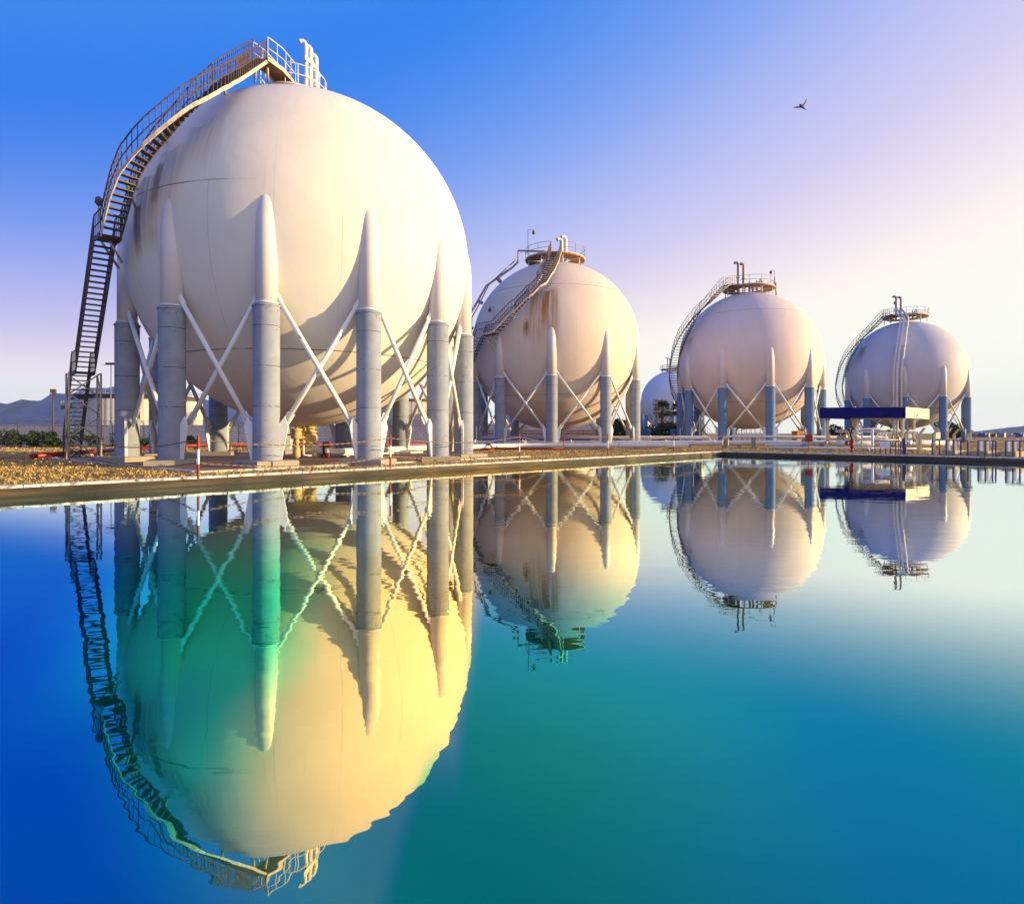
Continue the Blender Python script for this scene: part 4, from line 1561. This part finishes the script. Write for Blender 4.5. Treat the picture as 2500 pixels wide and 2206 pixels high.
for (px, py) in ((2173, 1046), (2081, 1050), (2052, 1066), (2088, 1064), (2066, 1062), (2138, 1072), (2164, 1071), (2187, 1086), (2196, 1070), (2019, 1080), (2048, 1076), (2222, 1082), (2230, 1079)):
    d = 45.6 + rnd.uniform(-1, 1.5)
    p = H_(px, py, d)
    k = MB()
    k.lathe([(0.05, -0.2), (0.13, -0.19), (0.13, -0.14), (0.08, -0.12), (0.11, 0), (0.08, 0.12), (0.13, 0.14), (0.13, 0.19), (0.05, 0.2)], p, 10, axis=(rnd.uniform(-1, 1), 0.2, rnd.choice((0, 1))))
    k.tube([p, p + Vector((0, 0, 0.28))], 0.03, 6)
    k.tube(ring_pts((p.x, p.y), 0.13, p.z + 0.28, 0, 6.283, 13)[:-1], 0.02, 5, closed=True)
    k.build('valve', M[rnd.choice(('white_pipe', 'yellow_valve', 'rail_grey', 'stair_dark'))], mf)
k = MB()
k.box(H_(2221, 1064, 43.9), (0.25, 0.12, 0.28), 0.1, bev=0.01)
k.build('gauge_box', M['white_sheet'], mf)
k = MB()
k.lathe([(0.001, -0.04), (0.17, -0.04), (0.17, 0.04), (0.001, 0.04)], H_(2222, 1080, 43.7), 14, axis=(0.2, -1, 0))
k.build('gauge_dial', M['white_sheet'], mf)
k = MB()
k.box(H_(2290, 1063, 84.5), (0.75, 0.05, 0.85), 0.2)
k.build('panel', M['white_sheet'], T4)

# white loading steps and an orange machine below the third tank
p0 = gnd(1838, 1084.5)
p0.z = 0
ls = thing('loading_steps', 'low white railed loading steps under the third tank', 'steps', p0)
m = MB()
for k in range(4):
    m.box(p0 + Vector((-2.0 + 0.35 * k, 0, 0.15 + 0.2 * k)), (0.35, 1.0, 0.05))
m.box(p0 + Vector((0.5, 0, 0.92)), (3.2, 1.0, 0.06))
m.build('deck', M['white_pipe'], ls)
m = MB()
for yy in (-0.5, 0.5):
    m.tube([p0 + Vector((-2.3, yy, 1.0)), p0 + Vector((-1.1, yy, 1.75)), p0 + Vector((2.1, yy, 1.75))], 0.04, 6)
    m.tube([p0 + Vector((-1.1, yy, 1.35)), p0 + Vector((2.1, yy, 1.35))], 0.03, 6)
    for xx in (-1.8, -1.1, -0.55, 0.0, 0.55, 1.1, 1.6, 2.1):
        m.tube([p0 + Vector((xx, yy, 0)), p0 + Vector((xx, yy, 1.75 if xx > -1.2 else 1.3))], 0.04, 6)
m.build('handrail', M['white_pipe'], ls)
p0 = gnd(1953, 1083)
p0.z = 0
om = thing('pump_unit', 'orange pump unit standing between the right legs of the third tank', 'machine', p0)
m = MB()
m.box(p0 + Vector((0, 0, 0.95)), (1.5, 1.1, 1.25), 0.2, bev=0.08)
m.build('housing', M['orange'], om)
m = MB()
m.box(p0 + Vector((0, 0, 0.16)), (1.9, 1.2, 0.30), 0.2)
m.lathe([(0.05, 0), (0.05, 0.5)], p0 + Vector((0.4, 0.2, 1.57)), 8)
m.build('skid', M['stair_dark'], om)
m = MB()
for zz in (0.7, 0.85, 1.0, 1.15):
    m.box(p0 + Vector((0, 0, zz)), (1.0, 1.14, 0.05), 0.2)
m.build('louvre', M['stair_dark'], om)


# ------------------------------------------------------------------ far background: walls, fence, storage tanks, masts
def block_wall_mat():
    t = NT('painted_block_wall')
    br = t.t.nodes.new('ShaderNodeTexBrick')
    br.inputs['Scale'].default_value = 1.0
    br.inputs['Mortar Size'].default_value = 0.012
    br.inputs['Color1'].default_value = (0.80, 0.70, 0.61, 1)
    br.inputs['Color2'].default_value = (0.74, 0.63, 0.55, 1)
    br.inputs['Mortar'].default_value = (0.30, 0.25, 0.22, 1)
    br.inputs['Brick Width'].default_value = 0.5
    br.inputs['Row Height'].default_value = 0.25
    sw = t.t.nodes.new('ShaderNodeSeparateXYZ')
    cb_ = t.t.nodes.new('ShaderNodeCombineXYZ')
    t.t.links.new(t.tc.outputs['Object'], sw.inputs[0])
    t.t.links.new(t.math('ADD', sw.outputs[0], sw.outputs[1]), cb_.inputs[0])
    t.t.links.new(sw.outputs[2], cb_.inputs[1])
    t.t.links.new(cb_.outputs[0], br.inputs['Vector'])
    c = t.mix(t.math('MULTIPLY', t.step(t.noise(0.7, 6, 0.65), 0.5, 0.7), 0.45), br.outputs['Color'], (0.28, 0.21, 0.17, 1))
    t.put(t.b.inputs['Base Color'], c)
    t.b.inputs['Roughness'].default_value = 0.9
    return t.m


M['wall'] = block_wall_mat()
m = MB()
m.beam((-95, 61, 1.0), (-8.2, 61, 1.0), 0.25, 2.0)
m.beam((-95, 61, 2.04), (-8.2, 61, 2.04), 0.34, 0.09)
for x in np.arange(-94, -8, 6.0):
    m.box((x, 60.83, 0.98), (0.4, 0.12, 1.96))
w = m.build('block_wall', M['wall'], None, (-50, 61, 0))
tag(w, 'long pale painted block wall behind the shrubs on the left', 'wall')
m = MB()
m.beam((-7.5, 100, 1.4), (14.0, 100, 1.4), 0.25, 2.8)
w = m.build('block_wall', M['wall'], None, (10, 100, 0))
tag(w, 'pale block wall seen between the legs of the second tank', 'wall')

# wire fence in front of the left wall
fn = thing('wire_fence', 'barbed wire fence on grey angled posts before the pale block wall', 'fence', (-50, 59.6, 0))
for x in np.arange(-80, -8.5, 3.0):
    m = MB()
    m.tube([(x, 59.6, 0), (x, 59.6, 2.15), (x - 0.22, 59.5, 2.45)], 0.045, 5)
    if int(x) % 2 == 0:
        m.tube([(x, 59.6, 1.5), (x + 0.8, 59.4, 0.0)], 0.03, 4)
    m.build('post', M['rail_grey'], fn)
m = MB()
for zz, yy in ((0.5, 59.6), (1.0, 59.6), (1.5, 59.6), (2.0, 59.6), (2.2, 59.6), (2.32, 59.55), (2.45, 59.5)):
    m.tube([(-80, yy, zz), (-8.6, yy, zz)], 0.011, 3)
for x in np.arange(-79.8, -8.7, 0.35):
    m.tube([(x, 59.5, 2.38), (x + 0.1, 59.5, 2.56)], 0.014, 3)
m.build('wire', M['rail_grey'], fn)
fn = thing('wire_fence', 'angled post wire fence in front of the far pale wall, behind the second tank', 'fence', (10, 92, 0))
for x in np.arange(-3, 13, 2.6):
    m = MB()
    m.tube([(x, 92, 0), (x, 92, 1.9), (x + 0.3, 92, 2.4)], 0.06, 5)
    m.tube([(x, 92, 1.0), (x - 0.7, 92, 0), (x, 92, 1.0), (x + 0.7, 92, 0)], 0.035, 4)
    m.build('post', M['yellow_post'], fn)
m = MB()
for zz in (0.6, 1.2, 1.8):
    m.tube([(-3, 92, zz), (13, 92, zz)], 0.02, 3)
m.build('wire', M['rail_grey'], fn)
pr = thing('pipe_rack', 'rusty orange pipe rack running along the pale wall behind the second tank', 'pipe rack', (8, 97, 0))
m = MB()
for zz, r in ((1.25, 0.16), (0.85, 0.10), (1.62, 0.10)):
    m.tube([(-6.5, 97, zz), (14, 97, zz)], r, 8)
m.build('pipe', M['orange'], pr)
m = MB()
for x in np.arange(-5, 14, 3.2):
    m.beam((x, 97, 0), (x, 97, 1.85), 0.12, 0.12, up=(1, 0, 0))
m.build('frame', M['rail_brown'], pr)

corr = NT('corrugated_tank_paint')
xx, yy, zz = corr.sep()
a_ = corr.math('ARCTAN2', yy, xx)
fr_ = corr.math('SINE', corr.math('MULTIPLY', a_, 60))
cc = corr.mix(corr.math('MULTIPLY', corr.step(corr.noise(0.5, 5, 0.6, scl=(3, 3, 0.3)), 0.45, 0.7), 0.5), (0.52, 0.48, 0.44, 1), (0.34, 0.29, 0.26, 1))
corr.put(corr.b.inputs['Base Color'], cc)
corr.b.inputs['Roughness'].default_value = 0.6
corr.bump(fr_, 0.4, 0.05)
M['corr'] = corr.m


def storage_tank(x, y, r, h, label, rim='stair_dark'):
    t = thing('storage_tank', label, 'storage tank', (x, y, 0), 'cylindrical storage tanks behind the wall')
    m = MB()
    m.lathe([(r, 0), (r, h)], (x, y, 0), 56)
    m.build('shell', M['corr'], t)
    m = MB()
    m.lathe([(r + 0.06, h - 0.55), (r + 0.06, h + 0.03), (r * 0.5, h + 0.35), (0.01, h + 0.5)], (x, y, 0), 56)
    m.lathe([(r + 0.02, h - 0.56), (r + 0.07, h - 0.55)], (x, y, 0), 56)
    m.build('roof', M[rim], t)
    m = MB()
    for q in np.linspace(0, 6.283, 31)[:-1]:
        p = Vector((x + r * math.cos(q), y + r * math.sin(q), h))
        m.tube([p, p + Vector((0, 0, 0.9))], 0.03, 4)
    m.tube(ring_pts((x, y), r, h + 0.9, 0, 6.283, 41)[:-1], 0.035, 4, closed=True)
    m.build('guard_rail', M['rail_grey'], t)
    return t


storage_tank(-74.5, 110, 3.8, 6.0, 'small grey cylindrical storage tank left of the open stair')
storage_tank(-59.5, 98, 7.6, 6.9, 'wide cylindrical storage tank with black rim, half hidden by the left legs', 'black')
storage_tank(-57.5, 108, 3.8, 7.2, 'cream cylindrical storage tank seen between the left legs of the huge tank')
storage_tank(-24.5, 150, 8.0, 9.0, 'pale storage tank far behind the right legs of the huge tank')
storage_tank(7, 132, 10.0, 8.6, 'pale wide storage tank far behind the second spherical tank')


def mast(px, d, zb, ptop, label, head):
    b = at(px, 1057, d)
    b.z = 0
    top = at(px, ptop, d).z
    t = thing('light_mast', label, 'floodlight', b, 'floodlight masts behind the left side')
    m = MB()
    m.tube([b, b + Vector((0, 0, top))], [0.09, 0.055], 8)
    m.build('pole', M['stair_dark' if head else 'rail_white'], t)
    m = MB()
    if head:
        m.box(b + Vector((0, 0, top + 0.28)), (0.42, 0.3, 0.36), 0.3, bev=0.03)
        m.box(b + Vector((0, 0, top)), (0.7, 0.1, 0.06))
    else:
        for sx in (-0.45, -0.1, 0.25):
            m.box(b + Vector((sx, 0, top + 0.12)), (0.30, 0.25, 0.2), 0.4)
        m.box(b + Vector((-0.1, 0, top)), (1.5, 0.08, 0.06))
    m.build('floodlight', M['stair_dark'], t)


mast(130, 57.5, 0, 962, 'short dark floodlight mast with box head, left of the stair', True)
mast(271, 72, 0, 890, 'tall slim floodlight mast behind the leftmost leg', False)

# lattice stair/gantry clutter between the first two tanks
gt = thing('steel_gantry', 'dark steel gantry with sloping ladder between the huge and second tanks', 'gantry', (-14.5, 72, 0))
m = MB()
for (a, b) in (((995, 1072), (1045, 1030)), ((1005, 1076), (1055, 1036))):
    m.beam(at(a[0], a[1], 70), at(b[0], b[1], 70), 0.1, 0.25)
m.build('ladder', M['rail_white'], gt)
m = MB()
for px in (960, 985, 1010, 1035, 1060, 1100):
    p = at(px, 1057, 72)
    m.beam((p.x, p.y, 0), (p.x, p.y, 1.7), 0.1, 0.1, up=(1, 0, 0))
for zz in (0.6, 1.1, 1.65):
    m.beam(at(940, 1057, 72) + Vector((0, 0, zz - EYE)), at(1150, 1057, 72) + Vector((0, 0, zz - EYE)), 0.1, 0.1)
m.build('frame', M['red'], gt)

# blue containers
for (px, py, wpx, d, lab) in ((1572, 1052, 18, 82, 'blue container left of the dark hedge below the distant tank'), (1653, 1053, 16, 82, 'blue container right of the dark hedge, beside the third tank legs')):
    p = at(px, py, d)
    p.z = 0
    t = thing('container', lab, 'container', p, 'blue containers by the hedge')
    m = MB()
    wq = wpx / FPX * d * 1.6
    m.box(p + Vector((0, 0, 0.95)), (wq, 1.2, 1.7), 0.1, bev=0.05)
    m.build('body', M['blue_drum'], t)
    m = MB()
    for sx in np.linspace(-0.45, 0.45, 6):
        m.box(p + Vector((sx * wq, -0.63, 0.95)), (0.05, 0.06, 1.6), 0.1)
    m.build('rib', M['blue_drum'], t)


# ------------------------------------------------------------------ plants
def leaf_cloud(center, size, n, leaf, seed, lobes=7, up=0.3):
    """Leaf-sized triangles through an uneven, gappy volume."""
    r = np.random.default_rng(seed)
    ctr = np.array(center, float)
    sz = np.array(size, float) / 2
    lb = r.uniform(-0.62, 0.62, (lobes, 3)) * sz
    rr = r.uniform(0.38, 0.62, lobes)
    k = r.integers(0, lobes, n)
    d = r.normal(size=(n, 3))
    d /= np.linalg.norm(d, axis=1)[:, None]
    rad = r.uniform(0.55, 1.08, n) ** 0.6
    p = ctr + lb[k] + d * sz * (rr[k] * rad)[:, None]
    p[:, 2] = np.maximum(p[:, 2], 0.03)
    a = r.normal(size=(n, 3))
    a[:, 2] += up
    a /= np.linalg.norm(a, axis=1)[:, None]
    b_ = np.cross(a, r.normal(size=(n, 3)))
    b_ /= np.linalg.norm(b_, axis=1)[:, None]
    L = leaf * r.uniform(0.6, 1.4, n)[:, None]
    v = np.stack([p - b_ * L * 0.32, p + b_ * L * 0.32, p + a * L], 1).reshape(-1, 3)
    return v, np.arange(3 * n).reshape(-1, 3)


def cloud_obj(name, v, f, mat, parent=None, loc=(0, 0, 0)):
    o0 = wloc(parent) if parent is not None else Vector(loc)
    me = bpy.data.meshes.new(name)
    me.from_pydata((v - np.array(o0)).tolist(), [], f.tolist())
    me.materials.append(mat)
    o = bpy.data.objects.new(name, me)
    col.objects.link(o)
    if parent is not None:
        o.parent = parent
    else:
        o.location = o0
    return o


shr = [(-47.8, 1.7, 'round green shrub at the left picture edge below the pale wall'), (-45.4, 1.5, 'round green shrub below the pale wall, second from the left edge'),
       (-43.6, 1.45, 'round green shrub below the pale wall, third from the left edge'), (-42.0, 1.5, 'round green shrub just left of the dark floodlight mast')]
for i, (x, s_, lab) in enumerate(shr):
    v, f = leaf_cloud((x, 57.2, 0.72), (2.1, 1.8, 1.6), 1500, 0.17, 30 + i)
    o = cloud_obj('shrub', v, f, M['leaf'], None, (x, 57.2, 0))
    tag(o, lab, 'shrub', 'shrubs below the block wall')
shr2 = [(-40.6, 0.95, 2.3, 'tall ragged weed bush left of the open stair'), (-38.6, 0.55, 1.2, 'low weed bush behind the open stair'), (-36.2, 0.75, 1.7, 'ragged bush between the stair and the leftmost leg'), (-34.0, 0.5, 1.1, 'low weed behind the leftmost leg'),
        (-29.6, 0.5, 1.2, 'low weed at the wall seen between the two left legs'), (-19.0, 0.7, 1.5, 'dark weed clump at the wall seen right of the tank valves')]
for i, (x, hh, s_, lab) in enumerate(shr2):
    v, f = leaf_cloud((x, 57.6, hh), (1.5, 1.3, s_), 750, 0.16, 60 + i, lobes=9, up=0.8)
    o = cloud_obj('weed_bush', v, f, M['leaf'], None, (x, 57.6, 0))
    tag(o, lab, 'bush', 'weeds along the block wall')
hd = [((1598, 1048), (4.2, 3, 3.6), 105, 'dark clipped hedge clump left of the palm trunk'), ((1640, 1043), (5.6, 3, 4.6), 106, 'taller dark hedge clump right of the palm trunk'),
      ((1512, 1040), (3.2, 3, 5.2), 100, 'dark bush between the right legs of the second tank'), ((2308, 1045), (2.6, 3, 4.6), 110, 'dark tree mass right of the far tank front leg'),
      ((2337, 1045), (2.4, 3, 4.4), 112, 'dark tree mass between the two right legs of the far tank'), ((2050, 1046), (4.6, 3, 3.6), 104, 'green bush seen under the left end of the blue canopy')]
for i, ((px, py), sz, d, lab) in enumerate(hd):
    p = at(px, py, d)
    v, f = leaf_cloud((p.x, p.y, sz[2] * 0.36), (sz[0], sz[1], sz[2] * 0.68), 3000, 0.30, 90 + i, lobes=12)
    o = cloud_obj('hedge', v, f, M['leaf_dark'], None, (p.x, p.y, 0))
    tag(o, lab, 'hedge', 'dark bushes behind the tanks')


def palm(px, pbase, ptop, d, lab, seed):
    r = np.random.default_rng(seed)
    b = at(px, 1057, d)
    b.z = 0
    H = at(px, ptop, d).z
    t = thing('palm_tree', lab, 'palm tree', b, 'palm trees before the distant tank')
    m = MB()
    pts = [b + Vector((0.12 * math.sin(k * 0.7), 0, H * k / 9)) for k in range(10)]
    m.tube(pts, [0.42 - 0.012 * k + 0.03 * (k % 2) for k in range(10)], 10)
    m.build('trunk', M['bark'], t)
    vs, fs = [], []
    top = np.array(pts[-1])
    for k in range(60):
        az = r.uniform(0, 2 * math.pi)
        el = r.uniform(-0.9, 1.35)
        dirv = np.array([math.cos(az) * math.cos(el), math.sin(az) * math.cos(el), math.sin(el)])
        L = r.uniform(1.1, 1.6)
        base = top + dirv * 0.15
        tip = top + dirv * L
        sidev = np.cross(dirv, [0, 0, 1.0])
        sidev /= np.linalg.norm(sidev) + 1e-9
        upv = np.cross(sidev, dirv)
        o = len(vs)
        vs += [base - sidev * 0.03, base + sidev * 0.03, tip]
        fs.append((o, o + 1, o + 2))
        for j in range(15):                                   # fan of leaflets at the end of the stalk
            q = (j / 14 - 0.5) * 3.6
            dd = dirv * math.cos(q) + sidev * math.sin(q)
            l2 = r.uniform(0.8, 1.15) * (1.0 - 0.12 * abs(q))
            e = tip + dd * l2 + np.array([0, 0, -0.28 * l2 - 0.1 * abs(q)]) + upv * r.uniform(-.1, .1)
            w_ = np.cross(dd, upv) * 0.10
            o = len(vs)
            mid_ = tip + dd * l2 * 0.5
            vs += [tip, mid_ + w_, e, mid_ - w_]
            fs += [(o, o + 1, o + 2, o + 3)]
    me = bpy.data.meshes.new('crown')
    me.from_pydata([tuple(np.array(v) - np.array(b)) for v in vs], [], fs)
    me.materials.append(M['palm'])
    o = bpy.data.objects.new('crown', me)
    col.objects.link(o)
    o.parent = t
    return t


palm(1618, 1035, 1000, 128, 'fan palm with shaggy trunk in front of the distant bluish tank', 3)
palm(1662, 1035, 999, 128, 'fan palm half hidden behind the left legs of the third tank', 4)

# power pole beside the palm
p = at(1603, 1057, 122)
p.z = 0
pp = thing('power_pole', 'lattice power pole with two crossarms left of the palm crown', 'power pole', p)
m = MB()
Hh = at(1603, 974, 122).z
cs = [p + Vector((sx * 0.35, sy * 0.35, 0)) for sx, sy in ((-1, -1), (1, -1), (1, 1), (-1, 1))]
tp = [p + Vector((sx * 0.12, sy * 0.12, Hh)) for sx, sy in ((-1, -1), (1, -1), (1, 1), (-1, 1))]
for a, b in zip(cs, tp):
    m.tube([a, b], 0.04, 5)
for k in range(12):
    for i in range(4):
        j = (i + 1) % 4
        a = cs[i].lerp(tp[i], k / 12)
        b = cs[j].lerp(tp[j], (k + 1) / 12)
        m.tube([a, b], 0.025, 4)
m.build('mast', M['rail_brown'], pp)
m = MB()
for (x0, x1, yy) in ((1596, 1619, 979), (1595, 1604, 989)):
    m.beam(at(x0, yy, 122), at(x1, yy, 122), 0.14, 0.14)
    for x in (x0, (x0 + x1) / 2, x1):
        q = at(x, yy, 122)
        m.lathe([(0.06, 0), (0.13, 0.1), (0.06, 0.2), (0.13, 0.3), (0.03, 0.4)], q, 8)
m.build('crossarm', M['rail_brown'], pp)

# dry grass: one mass of blades, on the banks between kerb, pad and shrubs
def in_poly(pts, P):
    x, y = P[:, 0], P[:, 1]
    ins = np.zeros(len(P), bool)
    n = len(pts)
    for i in range(n):
        x1, y1 = pts[i][0], pts[i][1]
        x2, y2 = pts[(i + 1) % n][0], pts[(i + 1) % n][1]
        c = ((y1 > y) != (y2 > y)) & (x < (x2 - x1) * (y - y1) / (y2 - y1 + 1e-9) + x1)
        ins ^= c
    return ins


def grass_pts():
    out = []
    # left bank, denser near the camera
    n = 90000
    d = 13 + (58 - 13) * nrng.random(n) ** 1.7
    px = nrng.uniform(-60, 2560, n)
    P = np.stack([(px - CXP) / FPX * d, d], 1)
    pool = [(q.x, q.y) for q in grow(kw + 0.04)]
    keep = ~in_poly(pool, P) & ~in_poly([(q.x, q.y) for q in pad_c], P)
    keep &= ~((P[:, 0] > -5.5) & (P[:, 0] < 14) & (P[:, 1] > 53.2))
    P = P[keep]
    clump = np.sin(P[:, 0] * 1.3 + 2 * np.sin(P[:, 1] * 0.7)) * np.sin(P[:, 1] * 1.7 + np.sin(P[:, 0] * 0.9)) + nrng.normal(0, 0.7, len(P))
    return P[clump > -0.35]


G = grass_pts()
n = len(G)
hgt = nrng.uniform(0.03, 0.09, n)
az = nrng.uniform(0, 6.283, n)
wdt = nrng.uniform(0.008, 0.022, n) * (1 + G[:, 1] / 40)
lean = nrng.normal(0, 0.05, (n, 2))
z0 = np.zeros(n)
v = np.zeros((n, 3, 3))
v[:, 0] = np.stack([G[:, 0] - wdt * np.cos(az), G[:, 1] - wdt * np.sin(az), z0], 1)
v[:, 1] = np.stack([G[:, 0] + wdt * np.cos(az), G[:, 1] + wdt * np.sin(az), z0], 1)
v[:, 2] = np.stack([G[:, 0] + lean[:, 0], G[:, 1] + lean[:, 1], hgt], 1)
o = cloud_obj('dry_grass', v.reshape(-1, 3), np.arange(3 * n).reshape(-1, 3), M['grass'])
tag(o, 'short dry yellow grass on the pool banks', 'grass', kind='stuff')

# ------------------------------------------------------------------ swallow
BD = 12.0
bp = at(1956, 259, BD)
bird = thing('swallow', 'lone dark bird flying in the sky at upper right', 'bird', bp)
K = BD / FPX
Q = BD / 40.0


def bpt(dx, dy, dz=0.0):
    return at(1956 + dx, 259 + dy, BD + dz * Q)


m = MB()
body = [bpt(-4.5, -3.5, -0.02), bpt(-3, -3, 0), bpt(-0.5, -1.0, 0), bpt(2.5, 2.0, 0), bpt(6, 5.5, 0), bpt(12, 9.5, 0)]
m.tube(body, [k * Q for k in (0.02, 0.05, 0.08, 0.075, 0.045, 0.02)], 10)
m.build('body', simple('bird_body', (0.14, 0.11, 0.09), 0.7, 0.2, 20), bird)


def wing(pts, ch, back):
    m = MB()
    vs = []
    for p, c in zip(pts, ch):
        c *= Q
        vs += [p, p + back * c, p + back * c * 0.5 + Vector((0, 0, 0.012 * Q))]
    fs = []
    for i in range(len(pts) - 1):
        a, b = 3 * i, 3 * i + 3
        fs += [(a, b, b + 2, a + 2), (a + 2, b + 2, b + 1, a + 1), (a + 1, b + 1, b, a)]
    m.add(vs, fs, True)
    return m


wm_ = simple('bird_wing', (0.018, 0.016, 0.02), 0.7, 0.3, 20)
wing([bpt(0, -0.5, -0.04), bpt(-5, 0.5, -0.2), bpt(-12, 1.2, -0.38), bpt(-18.5, 2.6, -0.5)], [0.11, 0.12, 0.10, 0.05], Vector((0.25, 0.25, -0.93))).build('wing', wm_, bird)
wing([bpt(1.5, -1.5, 0.04), bpt(6, -6, 0.2), bpt(9.5, -11, 0.36), bpt(13, -17.5, 0.5)], [0.11, 0.11, 0.09, 0.05], Vector((0.7, 0.25, -0.65))).build('wing', wm_, bird)

# ------------------------------------------------------------------ hills and a low skyline
hm = simple('hill_air_blue', (0.002, 0.022, 0.15), 0.95, 0.25, 0.01)  # blue of the distant air put into the hills' base colour


def ridge(name, d, prof, depth, seed):
    """Range of hills: crest heights over pixel columns, falling to the plain in front and behind."""
    r = np.random.default_rng(seed)
    xs = np.linspace(prof[0][0], prof[-1][0], 90)
    hs = np.interp(xs, [p[0] for p in prof], [p[1] for p in prof])
    vs, fs = [], []
    rows = 9
    for j in range(rows):
        f = j / (rows - 1)
        fall = math.sin(f * math.pi) ** 0.8
        dd = d - depth + 2 * depth * f
        for x, h in zip(xs, hs):
            zz = max(0, (HY - h) / FPX * d) * fall * (1 + 0.10 * r.normal() * (1 if 0 < j < rows - 1 else 0))
            vs.append(((x - CXP) / FPX * d, dd, zz - (0.5 if j in (0, rows - 1) else 0)))
    w_ = len(xs)
    for j in range(rows - 1):
        for i in range(w_ - 1):
            fs.append((j * w_ + i, j * w_ + i + 1, (j + 1) * w_ + i + 1, (j + 1) * w_ + i))
    m = MB()
    m.add(vs, fs, True)
    o = m.build(name, hm)
    return tag(o, kind='structure')


ridge('hills', 1500, [(-700, 1030), (-300, 1010), (-60, 1000), (60, 985), (170, 974), (262, 958), (330, 950), (400, 962), (500, 985), (640, 1015), (760, 1042), (860, 1057)], 260, 5)
ridge('hills', 1000, [(-900, 1015), (-200, 1010), (-20, 1018), (60, 1010), (130, 1020), (240, 1036), (330, 1050), (400, 1057)], 160, 6)
ridge('hills', 1700, [(2330, 1057), (2440, 1058), (2480, 1048), (2560, 1036), (2700, 1020), (2900, 1010)], 250, 8)

sk = thing('low_shed_row', 'hazy row of low sheds on the horizon at the far right', 'sheds', (150, 210, 0))
for i in range(16):
    px = 2378 + i * 9.5 + rnd.uniform(-2, 2)
    d = 205 + rnd.uniform(-8, 12)
    p = at(px, 1057, d)
    h = rnd.uniform(0.5, 1.4)
    w_ = rnd.uniform(0.7, 1.5)
    m = MB()
    m.box((p.x, p.y, h / 2), (w_, 2.0, h), 0.6)
    m.box((p.x, p.y, h + 0.06), (w_ + 0.2, 2.2, 0.12), 0.6)
    m.build('shed', M[rnd.choice(('rail_grey', 'blue_drum', 'stair_cream', 'orange', 'rail_brown'))], sk)

an = at(2380, 1057, 130)
an.z = 0
at_ = thing('antenna_mast', 'small antenna mast on the horizon right of the far tank', 'antenna', an)
m = MB()
m.tube([an, an + Vector((0, 0, 0.9))], 0.06, 6)
m.build('pole', M['rail_brown'], at_)
m = MB()
m.beam(an + Vector((-0.35, 0, 0.86)), an + Vector((0.35, 0, 0.86)), 0.08, 0.08)
for sx in (-0.3, 0.0, 0.3):
    m.box(an + Vector((sx, 0, 0.98)), (0.12, 0.12, 0.18))
m.build('crossarm', M['rail_brown'], at_)

# ------------------------------------------------------------------ haze
hz = NT('haze_air')
hz.t.nodes.remove(hz.b)
pv = hz.t.nodes.new('ShaderNodeVolumePrincipled')
pv.inputs['Color'].default_value = (0.55, 0.75, 1.0, 1)
pv.inputs['Density'].default_value = 0.00014
hz.t.links.new(pv.outputs[0], hz.out.inputs['Volume'])
m = MB()
m.box((0, 0, 60), (2 * FAR + 40, 2 * FAR + 40, 126))
o = m.build('haze', hz.m)
tag(o, 'thin pale haze in the air over the site', 'haze', kind='stuff')
